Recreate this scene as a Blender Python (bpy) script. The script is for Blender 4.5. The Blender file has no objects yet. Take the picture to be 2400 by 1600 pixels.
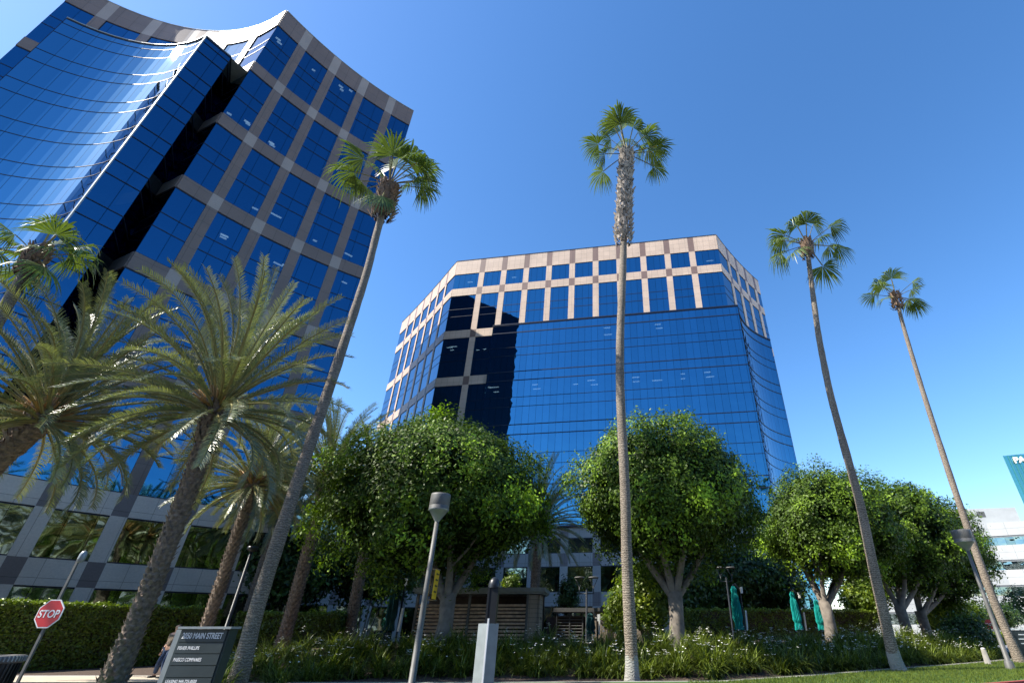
import bpy, bmesh, math, random
import numpy as np
from mathutils import Vector, Matrix
R = math.radians
sc = bpy.context.scene
C = sc.collection
# ------------------------------------------------------------------ camera, light, exposure
F, CX, CY = 1131.0, 1390.0, 800.0            # focal length and principal point, photo pixels (2400 wide)
TH = math.atan(670 / F)                        # pitch
EYE = 1.6
cam_d = bpy.data.cameras.new('camera'); cam = bpy.data.objects.new('camera', cam_d); C.objects.link(cam)
cam.location = (0, 0, EYE); cam.rotation_euler = (math.pi/2 + TH, 0, 0)
cam_d.sensor_width = 36; cam_d.lens = 36*F/2400; cam_d.shift_x = -(CX-1200)/2400; cam_d.shift_y = 0
cam_d.clip_end = 5000; cam_d.clip_start = 0.05
sc.camera = cam
SUN_EL = 45.0
SUN_V = Vector((-0.958*math.cos(R(SUN_EL)), -0.287*math.cos(R(SUN_EL)), math.sin(R(SUN_EL))))
w = bpy.data.worlds.new('World'); sc.world = w; w.use_nodes = True
nt = w.node_tree; nt.nodes.clear()
sky = nt.nodes.new('ShaderNodeTexSky'); sky.sky_type = 'NISHITA'; sky.sun_disc = False
sky.sun_elevation = R(SUN_EL); sky.sun_rotation = math.atan2(SUN_V.x, SUN_V.y)
sky.air_density = 0.95; sky.dust_density = 0.45; sky.ozone_density = 2.2; sky.altitude = 0
hs = nt.nodes.new('ShaderNodeHueSaturation'); hs.inputs['Saturation'].default_value = 1.25; hs.inputs['Hue'].default_value = 0.502
bg = nt.nodes.new('ShaderNodeBackground'); bg.inputs['Strength'].default_value = 0.15
wo = nt.nodes.new('ShaderNodeOutputWorld')
nt.links.new(sky.outputs[0], hs.inputs['Color']); nt.links.new(hs.outputs[0], bg.inputs[0]); nt.links.new(bg.outputs[0], wo.inputs[0])
sl = bpy.data.lights.new('sun', 'SUN'); sl.energy = 5.0; sl.angle = R(0.5); sl.color = (1, 0.93, 0.82)
so = bpy.data.objects.new('sun', sl); C.objects.link(so); so.rotation_euler = SUN_V.to_track_quat('Z', 'Y').to_euler()
sc.view_settings.view_transform = 'Standard'; sc.view_settings.look = 'None'
sc.view_settings.exposure = 0.98; sc.view_settings.gamma = 1
sc.render.engine = 'CYCLES'
sc.cycles.max_bounces = 7; sc.cycles.glossy_bounces = 5; sc.cycles.diffuse_bounces = 3; sc.cycles.transparent_max_bounces = 8
random.seed(7)

def P(u, v, y):
    """world point at depth y that the photo shows at pixel u, v (used once, to survey where things stand)"""
    a = (u-CX)/F; b = -(v-CY)/F
    ry = math.cos(TH)-math.sin(TH)*b; rz = math.sin(TH)+math.cos(TH)*b
    return Vector((a*y/ry, y, EYE+rz*y/ry))

# ------------------------------------------------------------------ materials
def newmat(name):
    m = bpy.data.materials.new(name); m.use_nodes = True
    n = m.node_tree; b = n.nodes['Principled BSDF']; return m, n, b
def N(n, t, **k):
    x = n.nodes.new('ShaderNode'+t)
    for a, v in k.items():
        if a.startswith('i_'): x.inputs[a[2:].replace('_', ' ')].default_value = v
        else: setattr(x, a, v)
    return x
def rgba(c): return (c[0], c[1], c[2], 1)
def plain(name, col, rough=0.6, metal=0.0, var=0.15, scale=3.0, bump=0.0, spec=0.5):
    m, n, b = newmat(name); L = n.links.new
    tc = N(n, 'TexCoord'); no = N(n, 'TexNoise'); no.inputs['Scale'].default_value = scale; no.inputs['Detail'].default_value = 6
    L(tc.outputs['Object'], no.inputs['Vector'])
    r = N(n, 'ValToRGB'); r.color_ramp.elements[0].position = .3; r.color_ramp.elements[1].position = .7
    r.color_ramp.elements[0].color = rgba([c*(1-var) for c in col]); r.color_ramp.elements[1].color = rgba([min(1, c*(1+var)) for c in col])
    L(no.outputs['Fac'], r.inputs[0]); L(r.outputs[0], b.inputs['Base Color'])
    b.inputs['Roughness'].default_value = rough; b.inputs['Metallic'].default_value = metal
    b.inputs['Specular IOR Level'].default_value = spec
    if bump:
        bu = N(n, 'Bump'); bu.inputs['Strength'].default_value = bump; bu.inputs['Distance'].default_value = .03
        L(no.outputs['Fac'], bu.inputs['Height']); L(bu.outputs[0], b.inputs['Normal'])
    return m
def stone(name, col, jw, jh, rough=0.45, speck=0.12, joint=0.45):
    """granite cladding: tile joints and speckle laid out in metres along the facade (UV)"""
    m, n, b = newmat(name); L = n.links.new
    uv = N(n, 'UVMap')
    br = N(n, 'TexBrick'); br.offset = 0; br.squash = 1
    br.inputs['Scale'].default_value = 1; br.inputs['Brick Width'].default_value = jw; br.inputs['Row Height'].default_value = jh
    br.inputs['Mortar Size'].default_value = .014; br.inputs['Mortar Smooth'].default_value = 0.1; br.inputs['Bias'].default_value = 0
    br.inputs['Color1'].default_value = rgba([c*.96 for c in col]); br.inputs['Color2'].default_value = rgba([c*1.05 for c in col])
    br.inputs['Mortar'].default_value = rgba([c*joint for c in col])
    L(uv.outputs[0], br.inputs['Vector'])
    no = N(n, 'TexNoise'); no.inputs['Scale'].default_value = 9; no.inputs['Detail'].default_value = 8; no.inputs['Roughness'].default_value = .7
    L(uv.outputs[0], no.inputs['Vector'])
    mp = N(n, 'MapRange'); mp.inputs['From Min'].default_value = .3; mp.inputs['From Max'].default_value = .7
    mp.inputs['To Min'].default_value = 1-speck; mp.inputs['To Max'].default_value = 1+speck
    L(no.outputs['Fac'], mp.inputs['Value'])
    n2 = N(n, 'TexNoise'); n2.inputs['Scale'].default_value = .35; n2.inputs['Detail'].default_value = 4
    L(uv.outputs[0], n2.inputs['Vector'])
    m2 = N(n, 'MapRange'); m2.inputs['From Min'].default_value = .3; m2.inputs['From Max'].default_value = .7
    m2.inputs['To Min'].default_value = .9; m2.inputs['To Max'].default_value = 1.08
    L(n2.outputs['Fac'], m2.inputs['Value'])
    mu = N(n, 'Math', operation='MULTIPLY'); L(mp.outputs[0], mu.inputs[0]); L(m2.outputs[0], mu.inputs[1])
    vm = N(n, 'VectorMath', operation='SCALE'); L(br.outputs['Color'], vm.inputs[0]); L(mu.outputs[0], vm.inputs['Scale'])
    L(vm.outputs[0], b.inputs['Base Color']); b.inputs['Roughness'].default_value = rough
    return m
def glass(name, col, jw, rough=.02, var=.10, wob=.012, see=0.0):
    """blue reflective coated glass, flush silicone joints every jw metres"""
    m, n, b = newmat(name); L = n.links.new
    uv = N(n, 'UVMap')
    br = N(n, 'TexBrick'); br.offset = 0
    br.inputs['Scale'].default_value = 1; br.inputs['Brick Width'].default_value = jw; br.inputs['Row Height'].default_value = 400.0
    br.inputs['Mortar Size'].default_value = .016; br.inputs['Mortar Smooth'].default_value = 0
    br.inputs['Color1'].default_value = rgba([c*(1-var) for c in col]); br.inputs['Color2'].default_value = rgba([c*(1+var) for c in col])
    br.inputs['Mortar'].default_value = rgba([c*.18 for c in col])
    L(uv.outputs[0], br.inputs['Vector'])
    L(br.outputs['Color'], b.inputs['Base Color'])
    b.inputs['Metallic'].default_value = 1; b.inputs['Roughness'].default_value = rough
    no = N(n, 'TexNoise'); no.inputs['Scale'].default_value = .55; no.inputs['Detail'].default_value = 1.5
    L(uv.outputs[0], no.inputs['Vector'])
    bu = N(n, 'Bump'); bu.inputs['Strength'].default_value = 1; bu.inputs['Distance'].default_value = wob
    L(no.outputs['Fac'], bu.inputs['Height']); L(bu.outputs[0], b.inputs['Normal'])
    if see:
        t = N(n, 'BsdfTransparent'); t.inputs['Color'].default_value = (.45, .72, .85, 1); mx = N(n, 'MixShader'); mx.inputs[0].default_value = see
        L(b.outputs[0], mx.inputs[1]); L(t.outputs[0], mx.inputs[2]); L(mx.outputs[0], n.nodes['Material Output'].inputs['Surface'])
    return m
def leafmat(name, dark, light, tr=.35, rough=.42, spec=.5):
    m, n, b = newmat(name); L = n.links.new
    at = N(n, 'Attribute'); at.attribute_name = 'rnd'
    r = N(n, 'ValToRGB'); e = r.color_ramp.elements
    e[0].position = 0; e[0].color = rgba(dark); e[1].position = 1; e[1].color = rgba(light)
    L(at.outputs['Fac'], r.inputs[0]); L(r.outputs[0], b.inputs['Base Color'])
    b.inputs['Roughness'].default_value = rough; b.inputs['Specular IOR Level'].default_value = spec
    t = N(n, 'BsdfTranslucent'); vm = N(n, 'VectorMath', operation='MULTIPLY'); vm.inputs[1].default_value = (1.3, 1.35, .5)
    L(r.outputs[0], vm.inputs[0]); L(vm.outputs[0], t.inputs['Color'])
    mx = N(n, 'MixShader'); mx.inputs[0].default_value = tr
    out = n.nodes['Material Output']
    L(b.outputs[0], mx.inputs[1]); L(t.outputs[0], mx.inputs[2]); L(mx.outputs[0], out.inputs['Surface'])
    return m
def bark(name, c1, c2, zs, bump=.6, whitez=None):
    """palm bark: close horizontal rings plus blotches"""
    m, n, b = newmat(name); L = n.links.new
    tc = N(n, 'TexCoord'); wv = N(n, 'TexWave'); wv.bands_direction = 'Z'; wv.inputs['Scale'].default_value = zs
    wv.inputs['Distortion'].default_value = 9.0; wv.inputs['Detail'].default_value = 4; wv.inputs['Detail Scale'].default_value = 2.5
    L(tc.outputs['Object'], wv.inputs['Vector'])
    no = N(n, 'TexNoise'); no.inputs['Scale'].default_value = 1.1; no.inputs['Detail'].default_value = 5; L(tc.outputs['Object'], no.inputs['Vector'])
    ad = N(n, 'Math', operation='ADD'); L(wv.outputs['Fac'], ad.inputs[0]); L(no.outputs['Fac'], ad.inputs[1])
    r = N(n, 'ValToRGB'); e = r.color_ramp.elements; e[0].position = .35; e[1].position = 1.0
    e[0].color = rgba(c1); e[1].color = rgba(c2)
    mh = N(n, 'Math', operation='MULTIPLY'); mh.inputs[1].default_value = .62; L(ad.outputs[0], mh.inputs[0]); L(mh.outputs[0], r.inputs[0])
    col = r.outputs[0]
    if whitez is not None:
        sx = N(n, 'SeparateXYZ'); L(tc.outputs['Object'], sx.inputs[0])
        n3 = N(n, 'TexNoise'); n3.inputs['Scale'].default_value = 2.2; n3.inputs['Detail'].default_value = 6; L(tc.outputs['Object'], n3.inputs['Vector'])
        s = N(n, 'Math', operation='MULTIPLY_ADD'); s.inputs[1].default_value = 1.1; L(n3.outputs['Fac'], s.inputs[0]); L(sx.outputs['Z'], s.inputs[2])
        lt = N(n, 'Math', operation='LESS_THAN'); lt.inputs[1].default_value = whitez+.5; L(s.outputs[0], lt.inputs[0])
        mi = N(n, 'MixRGB'); mi.inputs['Color2'].default_value = (.33, .335, .30, 1)
        mf = N(n, 'Math', operation='MULTIPLY'); mf.inputs[1].default_value = .8; L(lt.outputs[0], mf.inputs[0])
        L(mf.outputs[0], mi.inputs['Fac']); L(col, mi.inputs['Color1']); col = mi.outputs[0]
    L(col, b.inputs['Base Color']); b.inputs['Roughness'].default_value = .85
    bu = N(n, 'Bump'); bu.inputs['Strength'].default_value = bump; bu.inputs['Distance'].default_value = .04
    L(wv.outputs['Fac'], bu.inputs['Height']); L(bu.outputs[0], b.inputs['Normal'])
    return m

M = {}
M['brown'] = stone('brown_granite', (.155, .112, .092), 1.25, 1.38)
M['brown_pale'] = stone('pale_granite', (.29, .24, .21), 4, 4)
M['pink'] = stone('pink_granite', (.54, .405, .305), .93, .95)
M['pinkcol'] = stone('pink_column_granite', (.56, .42, .32), 4, 1.34)
M['russet'] = stone('russet_granite', (.195, .125, .10), 4, 4)
M['grey_stone'] = stone('light_grey_granite', (.54, .485, .42), 1.28, 4.03)
M['grey_stone2'] = stone('mid_grey_granite', (.33, .31, .285), 1.28, 4.03)
M['grey_dark'] = stone('dark_grey_granite', (.16, .135, .13), 4, 4)
M['glass'] = glass('blue_mirror_glass', (.03, .145, .28), 1.275, var=.02, see=.1)
M['glass_bay'] = glass('blue_mirror_glass_bay', (.065, .21, .34), 1.15, var=.06, wob=.006)
M['glass2'] = glass('blue_mirror_glass_second', (.055, .215, .35), .943, var=.04, see=.1)
M['glass3'] = glass('blue_mirror_glass_second_bay', (.065, .235, .38), .95, var=.05, wob=.02, see=.1)
M['glass_low'] = glass('dark_neutral_glass', (.22, .28, .25), 1.275, .03, .12, .03)
M['frame'] = plain('dark_frame_metal', (.012, .018, .04), .4, .3)
M['roof'] = plain('roof_gravel', (.3, .3, .29), .9)
M['rear'] = plain('dark_rear_glazing', (.008, .012, .035), .15, 0, .1)
M['plainwall'] = plain('plain_granite', (.2, .16, .15), .6)
M['metal_grey'] = plain('grey_painted_metal', (.115, .115, .108), .55, .1, .15, 6)
M['metal_light'] = plain('light_grey_metal', (.27, .30, .30), .42, .3, .12, 5)
M['metal_dark'] = plain('dark_painted_metal', (.015, .018, .022), .4, .2, .1)
M['white'] = plain('white_paint', (.78, .79, .77), .5, 0, .04)
M['offwhite'] = plain('white_precast_concrete', (.46, .47, .455), .7, 0, .06, .6)
M['concrete'] = plain('concrete', (.42, .41, .38), .85, 0, .12, 2.0, .2)
M['asphalt'] = plain('asphalt', (.055, .055, .058), .9, 0, .2, 8, .3)
M['mulch'] = plain('bark_mulch', (.075, .05, .036), .95, 0, .6, 14, 1.0)
M['soil'] = plain('soil', (.06, .045, .03), .95, 0, .4, 6, .6)
M['lawn'] = plain('lawn', (.05, .115, .02), .9, 0, .3, 5, .5)
M['grey_conc'] = plain('darkened_concrete', (.24, .23, .20), .9, 0, .2, 5)  # darker concrete; the shade on the bollard is put into the colour
M['driveway'] = plain('driveway_concrete', (.20, .21, .22), .85, 0, .15, 1.5, .2)
M['redcurb'] = plain('red_painted_concrete', (.32, .05, .04), .7, 0, .2, 4)
M['ficus_bark'] = plain('ficus_bark', (.175, .15, .122), .85, 0, .3, 4, .6)
M['ficus'] = leafmat('ficus_leaves', (.010, .030, .005), (.31, .50, .03), .2, .5, .25)
M['ficus_far'] = leafmat('tree_leaves', (.018, .045, .008), (.12, .21, .025), .3)
M['hedge'] = leafmat('hedge_leaves', (.012, .028, .005), (.24, .34, .025), .2)
M['yellowbush'] = leafmat('bright_shrub_leaves', (.07, .13, .015), (.36, .44, .03), .4)
M['grassm'] = leafmat('strap_grass', (.014, .036, .007), (.22, .28, .035), .25)
M['petal'] = plain('white_petals', (.8, .8, .74), .6)
M['date'] = leafmat('date_palm_leaflets', (.065, .10, .065), (.34, .36, .15), .15, .36, .9)
M['fan'] = leafmat('fan_palm_leaves', (.018, .045, .018), (.15, .21, .045), .25, .42, .45)
M['rachis'] = plain('palm_leaf_stalk', (.34, .30, .13), .5)
M['rachis_o'] = plain('orange_leaf_base', (.36, .19, .06), .6)
M['date_bark'] = plain('date_palm_bark', (.21, .16, .12), .9, 0, .5, 9, .8)
M['boots'] = plain('dry_leaf_bases', (.20, .13, .085), .9, 0, .5, 10, .6)
M['boots_grey'] = plain('grey_dry_leaf_bases', (.30, .255, .21), .9, 0, .85, 5, .8)
M['fan_bark'] = bark('fan_palm_bark', (.12, .10, .078), (.31, .255, .20), 4.0, .5)
M['fan_bark_w'] = bark('fan_palm_bark_white_foot', (.115, .095, .072), (.34, .285, .22), 4.0, .5, whitez=.75)
M['timber'] = plain('lightened_timber', (.58, .42, .29), .6, 0, .3, 5)  # tan lightened to stand in for sun on the shed slats
M['timber_dark'] = plain('dark_timber', (.05, .032, .022), .7, 0, .3, 5)
M['block'] = stone('tan_concrete_block', (.31, .26, .20), .41, .205, .85, .1, .6)
M['teal'] = plain('teal_canvas', (.0, .33, .30), .8, 0, .15, 3)
M['teal_shaded'] = plain('shaded_teal_canvas', (.008, .07, .075), .8, 0, .3, 3)  # darker copy of the teal canvas, shade put into its colour
M['stopred'] = plain('stop_sign_red', (.50, .008, .014), .45, 0, .05)
M['yellow'] = plain('yellow_banner', (.62, .38, .01), .5, 0, .1)
M['signboard'] = plain('slate_sign_panel', (.038, .052, .055), .35, .1, .15, 2)
M['denim'] = plain('blue_denim', (.035, .06, .12), .85, 0, .3, 9)
M['skin'] = plain('skin', (.42, .25, .17), .55, 0, .08)
M['hair'] = plain('dark_hair', (.02, .013, .010), .6)
M['shirt'] = plain('dark_patterned_shirt', (.12, .09, .06), .85, 0, .85, 22)
M['bag'] = plain('rust_brown_bag', (.24, .065, .035), .7, 0, .3, 6)
M['tealglass'] = glass('teal_glass', (.20, .50, .46), 2.2, .12, .25, .02)
M['dimglass'] = glass('grey_window_glass', (.38, .45, .42), 1.6, .03, .2, .06)

# ------------------------------------------------------------------ object helpers
def tag(o, label=None, cat=None, group=None, kind=None):
    if label: o['label'] = label
    if cat: o['category'] = cat
    if group: o['group'] = group
    if kind: o['kind'] = kind
    return o
def empty(name, loc=(0, 0, 0), label=None, cat=None, group=None):
    o = bpy.data.objects.new(name, None); o.empty_display_size = .3; C.objects.link(o); o.location = loc
    return tag(o, label, cat, group)
class MB:
    """collects faces (world or local coordinates) and links them as one mesh object"""
    def __init__(s): s.v = []; s.f = []; s.m = []; s.uv = []; s.sm = []
    def face(s, pts, mi=0, uv=None, smooth=False):
        i = len(s.v); s.v += [tuple(p) for p in pts]; s.f.append(tuple(range(i, i+len(pts)))); s.m.append(mi); s.sm.append(smooth)
        s.uv.append(uv if uv else [(p[0]+p[1], p[2]) for p in pts])
    def box(s, c, d, mi=0, rot=0, tilt=None):
        x, y, z = [k/2 for k in d]; Mx = Matrix.Rotation(rot, 3, 'Z')
        if tilt: Mx = Mx @ tilt
        q = [Vector(c)+Mx @ Vector((a*x, b*y, e*z)) for a in (-1, 1) for b in (-1, 1) for e in (-1, 1)]
        for idx, (ua, va) in (((0, 1, 3, 2), (1, 2)), ((4, 6, 7, 5), (1, 2)), ((0, 4, 5, 1), (0, 2)), ((2, 3, 7, 6), (0, 2)), ((0, 2, 6, 4), (0, 1)), ((1, 5, 7, 3), (0, 1))):
            loc = [((a*x), (b*y), (e*z)) for a in (-1, 1) for b in (-1, 1) for e in (-1, 1)]
            s.face([q[i] for i in idx], mi, [(loc[i][ua]+c[0], loc[i][va]+c[2]) for i in idx])
    def tube(s, pts, rad, n=8, mi=0, cap=True, smooth=True, mod=None):
        pts = [Vector(p) for p in pts]; rings = []
        ref = Vector((0, 1, 0)) if abs((pts[-1]-pts[0]).normalized().y) < .9 else Vector((1, 0, 0))
        base = len(s.v)
        for k, p in enumerate(pts):
            t = (pts[min(k+1, len(pts)-1)]-pts[max(k-1, 0)]).normalized()
            a = t.cross(ref).normalized(); b = t.cross(a).normalized()
            r = rad[k] if hasattr(rad, '__len__') else rad
            for j in range(n):
                an = 2*math.pi*j/n; rr = r*(mod(k, j) if mod else 1)
                s.v.append(tuple(p+(a*math.cos(an)+b*math.sin(an))*rr))
        for k in range(len(pts)-1):
            for j in range(n):
                a0 = base+k*n+j; a1 = base+k*n+(j+1) % n
                s.f.append((a0, a1, a1+n, a0+n)); s.m.append(mi); s.sm.append(smooth)
                s.uv.append([(j/n, k), ((j+1)/n, k), ((j+1)/n, k+1), (j/n, k+1)])
        if cap:
            for k0 in (0, len(pts)-1):
                s.f.append(tuple(base+k0*n+j for j in range(n))); s.m.append(mi); s.sm.append(False); s.uv.append([(0, 0)]*n)
    def lathe(s, c, prof, n=20, mi=0):
        c = Vector(c); base = len(s.v)
        for r, z in prof:
            for j in range(n):
                an = 2*math.pi*j/n; s.v.append((c.x+r*math.cos(an), c.y+r*math.sin(an), c.z+z))
        for k in range(len(prof)-1):
            for j in range(n):
                a0 = base+k*n+j; a1 = base+k*n+(j+1) % n
                s.f.append((a0, a1, a1+n, a0+n)); s.m.append(mi); s.sm.append(True); s.uv.append([(0, 0)]*4)
    def build(s, name, mats, parent=None, loc=None):
        me = bpy.data.meshes.new(name)
        if not isinstance(mats, (list, tuple)): mats = [mats]
        me.from_pydata(s.v, [], s.f)
        for m in mats: me.materials.append(m)
        me.polygons.foreach_set('material_index', s.m); me.polygons.foreach_set('use_smooth', s.sm)
        uvl = me.uv_layers.new(name='UVMap'); flat = [c for f in s.uv for p in f for c in p]; uvl.data.foreach_set('uv', flat)
        me.update()
        o = bpy.data.objects.new(name, me); C.objects.link(o)
        if parent:
            o.parent = parent; o.matrix_parent_inverse = Matrix.Translation(-Vector(parent.location))
        if loc is not None: o.location = loc
        return o
def np_mesh(name, V, Fq, mat, parent=None, rnd=None, loc=None, local=False, mi=None):
    """fast quad mesh from arrays; rnd is one value per face"""
    me = bpy.data.meshes.new(name); V = np.asarray(V, np.float32); Fq = np.asarray(Fq, np.int32)
    me.vertices.add(len(V)); me.vertices.foreach_set('co', V.ravel())
    k = Fq.shape[1]; me.loops.add(Fq.size); me.loops.foreach_set('vertex_index', Fq.ravel())
    me.polygons.add(len(Fq)); me.polygons.foreach_set('loop_start', np.arange(0, Fq.size, k, dtype=np.int32))
    me.polygons.foreach_set('loop_total', np.full(len(Fq), k, np.int32))
    for m in (mat if isinstance(mat, (list, tuple)) else [mat]): me.materials.append(m)
    if mi is not None: me.polygons.foreach_set('material_index', np.asarray(mi, np.int32))
    me.update(calc_edges=True)
    if rnd is not None:
        a = me.attributes.new('rnd', 'FLOAT', 'FACE'); a.data.foreach_set('value', np.asarray(rnd, np.float32))
    o = bpy.data.objects.new(name, me); C.objects.link(o)
    if parent:
        o.parent = parent
        if not local: o.matrix_parent_inverse = Matrix.Translation(-Vector(parent.location))
    if loc is not None: o.location = loc
    return o
def copy_tree(o, parent=None):
    c = o.copy(); C.objects.link(c); c.parent = parent
    for ch in [x for x in C.objects if x.parent == o]: copy_tree(ch, c)
    return c
def structure(o): o['kind'] = 'structure'; return o

# ------------------------------------------------------------------ ground
def bed_front(x):
    return 19.5+max(0, x-4)*.56+max(0, x-14)*.12
def ground_h(x, y):
    """street and lawn at 0, planting bed rising to a terrace behind it"""
    yf = bed_front(x)
    if x < -12.5: k = max(0, 1-(-12.5-x)/2.0)
    else: k = 1
    if x > 22: k *= max(0, 1-(x-22)/5)
    t = min(1, max(0, (y-yf-.9)/4.0)); t = t*t*(3-2*t)
    return .85*t*k
mb = MB()
xs = sorted(set([-900, -300, -120, -60, -40]+list(range(-30, 61, 1))+[80, 120, 300, 900]))
ys = sorted(set([-900, -300, -100, -40, -10, 5]+[k*.5+14 for k in range(0, 60)]+list(range(44, 70, 2))+[80, 120, 300, 900, 2500]))
idx = {}
for j, y in enumerate(ys):
    for i, x in enumerate(xs):
        idx[i, j] = len(mb.v); mb.v.append((x, y, ground_h(x, y)-.012))
for j in range(len(ys)-1):
    for i in range(len(xs)-1):
        xm = (xs[i]+xs[i+1])/2; ym = (ys[j]+ys[j+1])/2
        yf = bed_front(xm)
        mi = 1
        if -13.3 < xm < 24 and yf-1.2 < ym < 60: mi = 0
        if xm < 22 and ym > 22.9: mi = 0
        if ym > 44 and xm < 60: mi = 0
        mb.f.append((idx[i, j], idx[i+1, j], idx[i+1, j+1], idx[i, j+1])); mb.m.append(mi); mb.sm.append(True); mb.uv.append([(0, 0)]*4)
structure(mb.build('ground', [M['mulch'], M['concrete']]))
# street (curving away to the right), red kerb, lawn strip, sidewalk
def ribbon(name, pts_a, pts_b, z, mat, thick=0):
    m = MB()
    for i in range(len(pts_a)-1):
        a, b, c, d = pts_a[i], pts_a[i+1], pts_b[i+1], pts_b[i]
        q = [(p[0], p[1], z) for p in (a, b, c, d)]; m.face(q)
        if thick:
            m.face([(a[0], a[1], z-thick), (b[0], b[1], z-thick), (b[0], b[1], z), (a[0], a[1], z)])
    return structure(m.build(name, mat))
kerb = [(-60, 14.2), (-20, 14.2), (-4, 14.6), (4, 15.4), (10, 17.0), (14, 19.0), (17.6, 21.5), (22.5, 25.2), (31, 32)]
def off(pl, d): return [(x-d*.25, y+d) for x, y in pl]
ribbon('street', [(-60, -60)]+[(x, -60) for x, y in kerb[1:]], kerb, .0, M['asphalt'])
ribbon('kerb', [(x, y) for x, y in kerb], off(kerb, .18), .13, M['redcurb'], .14)
far_edge = [(-60, 18.4), (-20, 18.4), (-4, 18.4), (4.4, 18.9), (8.6, 21.4), (12.2, 23.9), (15.6, 26.1), (19.8, 29.0), (26.5, 34)]
ribbon('lawn_strip', off(kerb, .18), far_edge, .12, M['lawn'])
ribbon('sidewalk', far_edge, [(x-.3, y+.45) for x, y in far_edge], .105, M['grey_conc'])
ribbon('far_road', [(21.5, 31.5), (30, 33), (70, 62)], [(20, 37), (24, 44), (60, 90)], .02, M['driveway'])
ribbon('side_path', [(-40, 17.6), (-14.5, 20.2)], [(-40, 20.6), (-14.2, 22.6)], .02, plain('pale_path', (.5, .43, .33), .85))
# lawn blades catching light
rs = np.random.RandomState(3)
nb = 60000; u = rs.rand(nb); seg = (u*8).astype(int).clip(0, 7); f = u*8-seg
K = np.array(kerb); px = K[seg, 0]*(1-f)+K[seg+1, 0]*f; py = K[seg, 1]*(1-f)+K[seg+1, 1]*f
Kf = np.array([(-60, 18.4), (-20, 18.4), (-4, 18.4), (4.4, 18.9), (8.6, 21.4), (12.2, 23.9), (15.6, 26.1), (19.8, 29.0), (26.5, 34)]); qx = Kf[seg, 0]*(1-f)+Kf[seg+1, 0]*f; qy = Kf[seg, 1]*(1-f)+Kf[seg+1, 1]*f
dd = .06+rs.rand(nb)*.92; px = px*(1-dd)+qx*dd; py = py*(1-dd)+qy*dd
keep = (px > 3) & (px < 32); px, py = px[keep], py[keep]; nb = len(px)
hh = .05+.06*rs.rand(nb); ang = rs.rand(nb)*6.28; wd = .012
V = np.zeros((nb, 4, 3)); V[:, 0] = np.c_[px-wd*np.cos(ang), py-wd*np.sin(ang), np.full(nb, .115)]; V[:, 1] = np.c_[px+wd*np.cos(ang), py+wd*np.sin(ang), np.full(nb, .115)]
V[:, 2] = np.c_[px+.03*np.sin(ang), py+.03*np.cos(ang), .12+hh]; V[:, 3] = np.c_[px+.02*np.sin(ang), py+.02*np.cos(ang), .12+hh*.7]
tag(np_mesh('lawn_grass', V.reshape(-1, 3), np.arange(nb*4).reshape(-1, 4), M['grassm'], rnd=.2+.5*rs.rand(nb)), 'short mown grass growing in the strip by the kerb', 'grass', kind='stuff')

# ------------------------------------------------------------------ facades
class Path:
    """plan polyline walked left to right as seen from outside; s in metres"""
    def __init__(s, pts):
        s.p = [Vector((a, b)) for a, b in pts]; s.s = [0]
        for i in range(1, len(s.p)): s.s.append(s.s[-1]+(s.p[i]-s.p[i-1]).length)
        s.L = s.s[-1]
    def at(s, q):
        q = max(0, min(s.L, q))
        for i in range(1, len(s.p)):
            if q <= s.s[i]+1e-6:
                t = (q-s.s[i-1])/(s.s[i]-s.s[i-1]); d = (s.p[i]-s.p[i-1]).normalized()
                return s.p[i-1].lerp(s.p[i], t), Vector((d.y, -d.x))
    def cuts(s, a, b): return [a]+[q for q in s.s if a+.02 < q < b-.02]+[b]
def slab(mb, path, a, b, z0, z1, mi, o0=-.05, o1=.09, ends=True):
    cs = path.cuts(a, b)
    for i in range(len(cs)-1):
        p, n = path.at(cs[i]+1e-4); q, n2 = path.at(cs[i+1]-1e-4)
        n = (n+n2).normalized()
        p = path.at(cs[i])[0]; q = path.at(cs[i+1])[0]
        A = p+n*o1; B = q+n*o1; A0 = p+n*o0; B0 = q+n*o0; u0, u1 = cs[i], cs[i+1]
        mb.face([(A.x, A.y, z0), (B.x, B.y, z0), (B.x, B.y, z1), (A.x, A.y, z1)], mi, [(u0, z0), (u1, z0), (u1, z1), (u0, z1)])
        mb.face([(A.x, A.y, z1), (B.x, B.y, z1), (B0.x, B0.y, z1), (A0.x, A0.y, z1)], mi, [(u0, 0), (u1, 0), (u1, .1), (u0, .1)])
        mb.face([(A0.x, A0.y, z0), (B0.x, B0.y, z0), (B.x, B.y, z0), (A.x, A.y, z0)], mi, [(u0, 0), (u1, 0), (u1, .1), (u0, .1)])
        if ends and i == 0: mb.face([(A0.x, A0.y, z0), (A.x, A.y, z0), (A.x, A.y, z1), (A0.x, A0.y, z1)], mi, [(0, z0), (.1, z0), (.1, z1), (0, z1)])
        if ends and i == len(cs)-2: mb.face([(B.x, B.y, z0), (B0.x, B0.y, z0), (B0.x, B0.y, z1), (B.x, B.y, z1)], mi, [(0, z0), (.1, z0), (.1, z1), (0, z1)])
def pane(mb, path, a, b, z0, z1, mi=0, o=0.0, seed=0):
    """glass sheet; each lite tilts a hair so its reflection differs from its neighbour's"""
    cs = path.cuts(a, b); rn = random.Random(int(a*97+z0*31)+seed)
    for i in range(len(cs)-1):
        p = path.at(cs[i])[0]; q = path.at(cs[i+1])[0]; n = path.at((cs[i]+cs[i+1])/2)[1]
        A = p+n*o; B = q+n*o
        mb.face([(A.x, A.y, z0), (B.x, B.y, z0), (B.x, B.y, z1), (A.x, A.y, z1)], mi, [(cs[i], z0), (cs[i+1], z0), (cs[i+1], z1), (cs[i], z1)])
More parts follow.
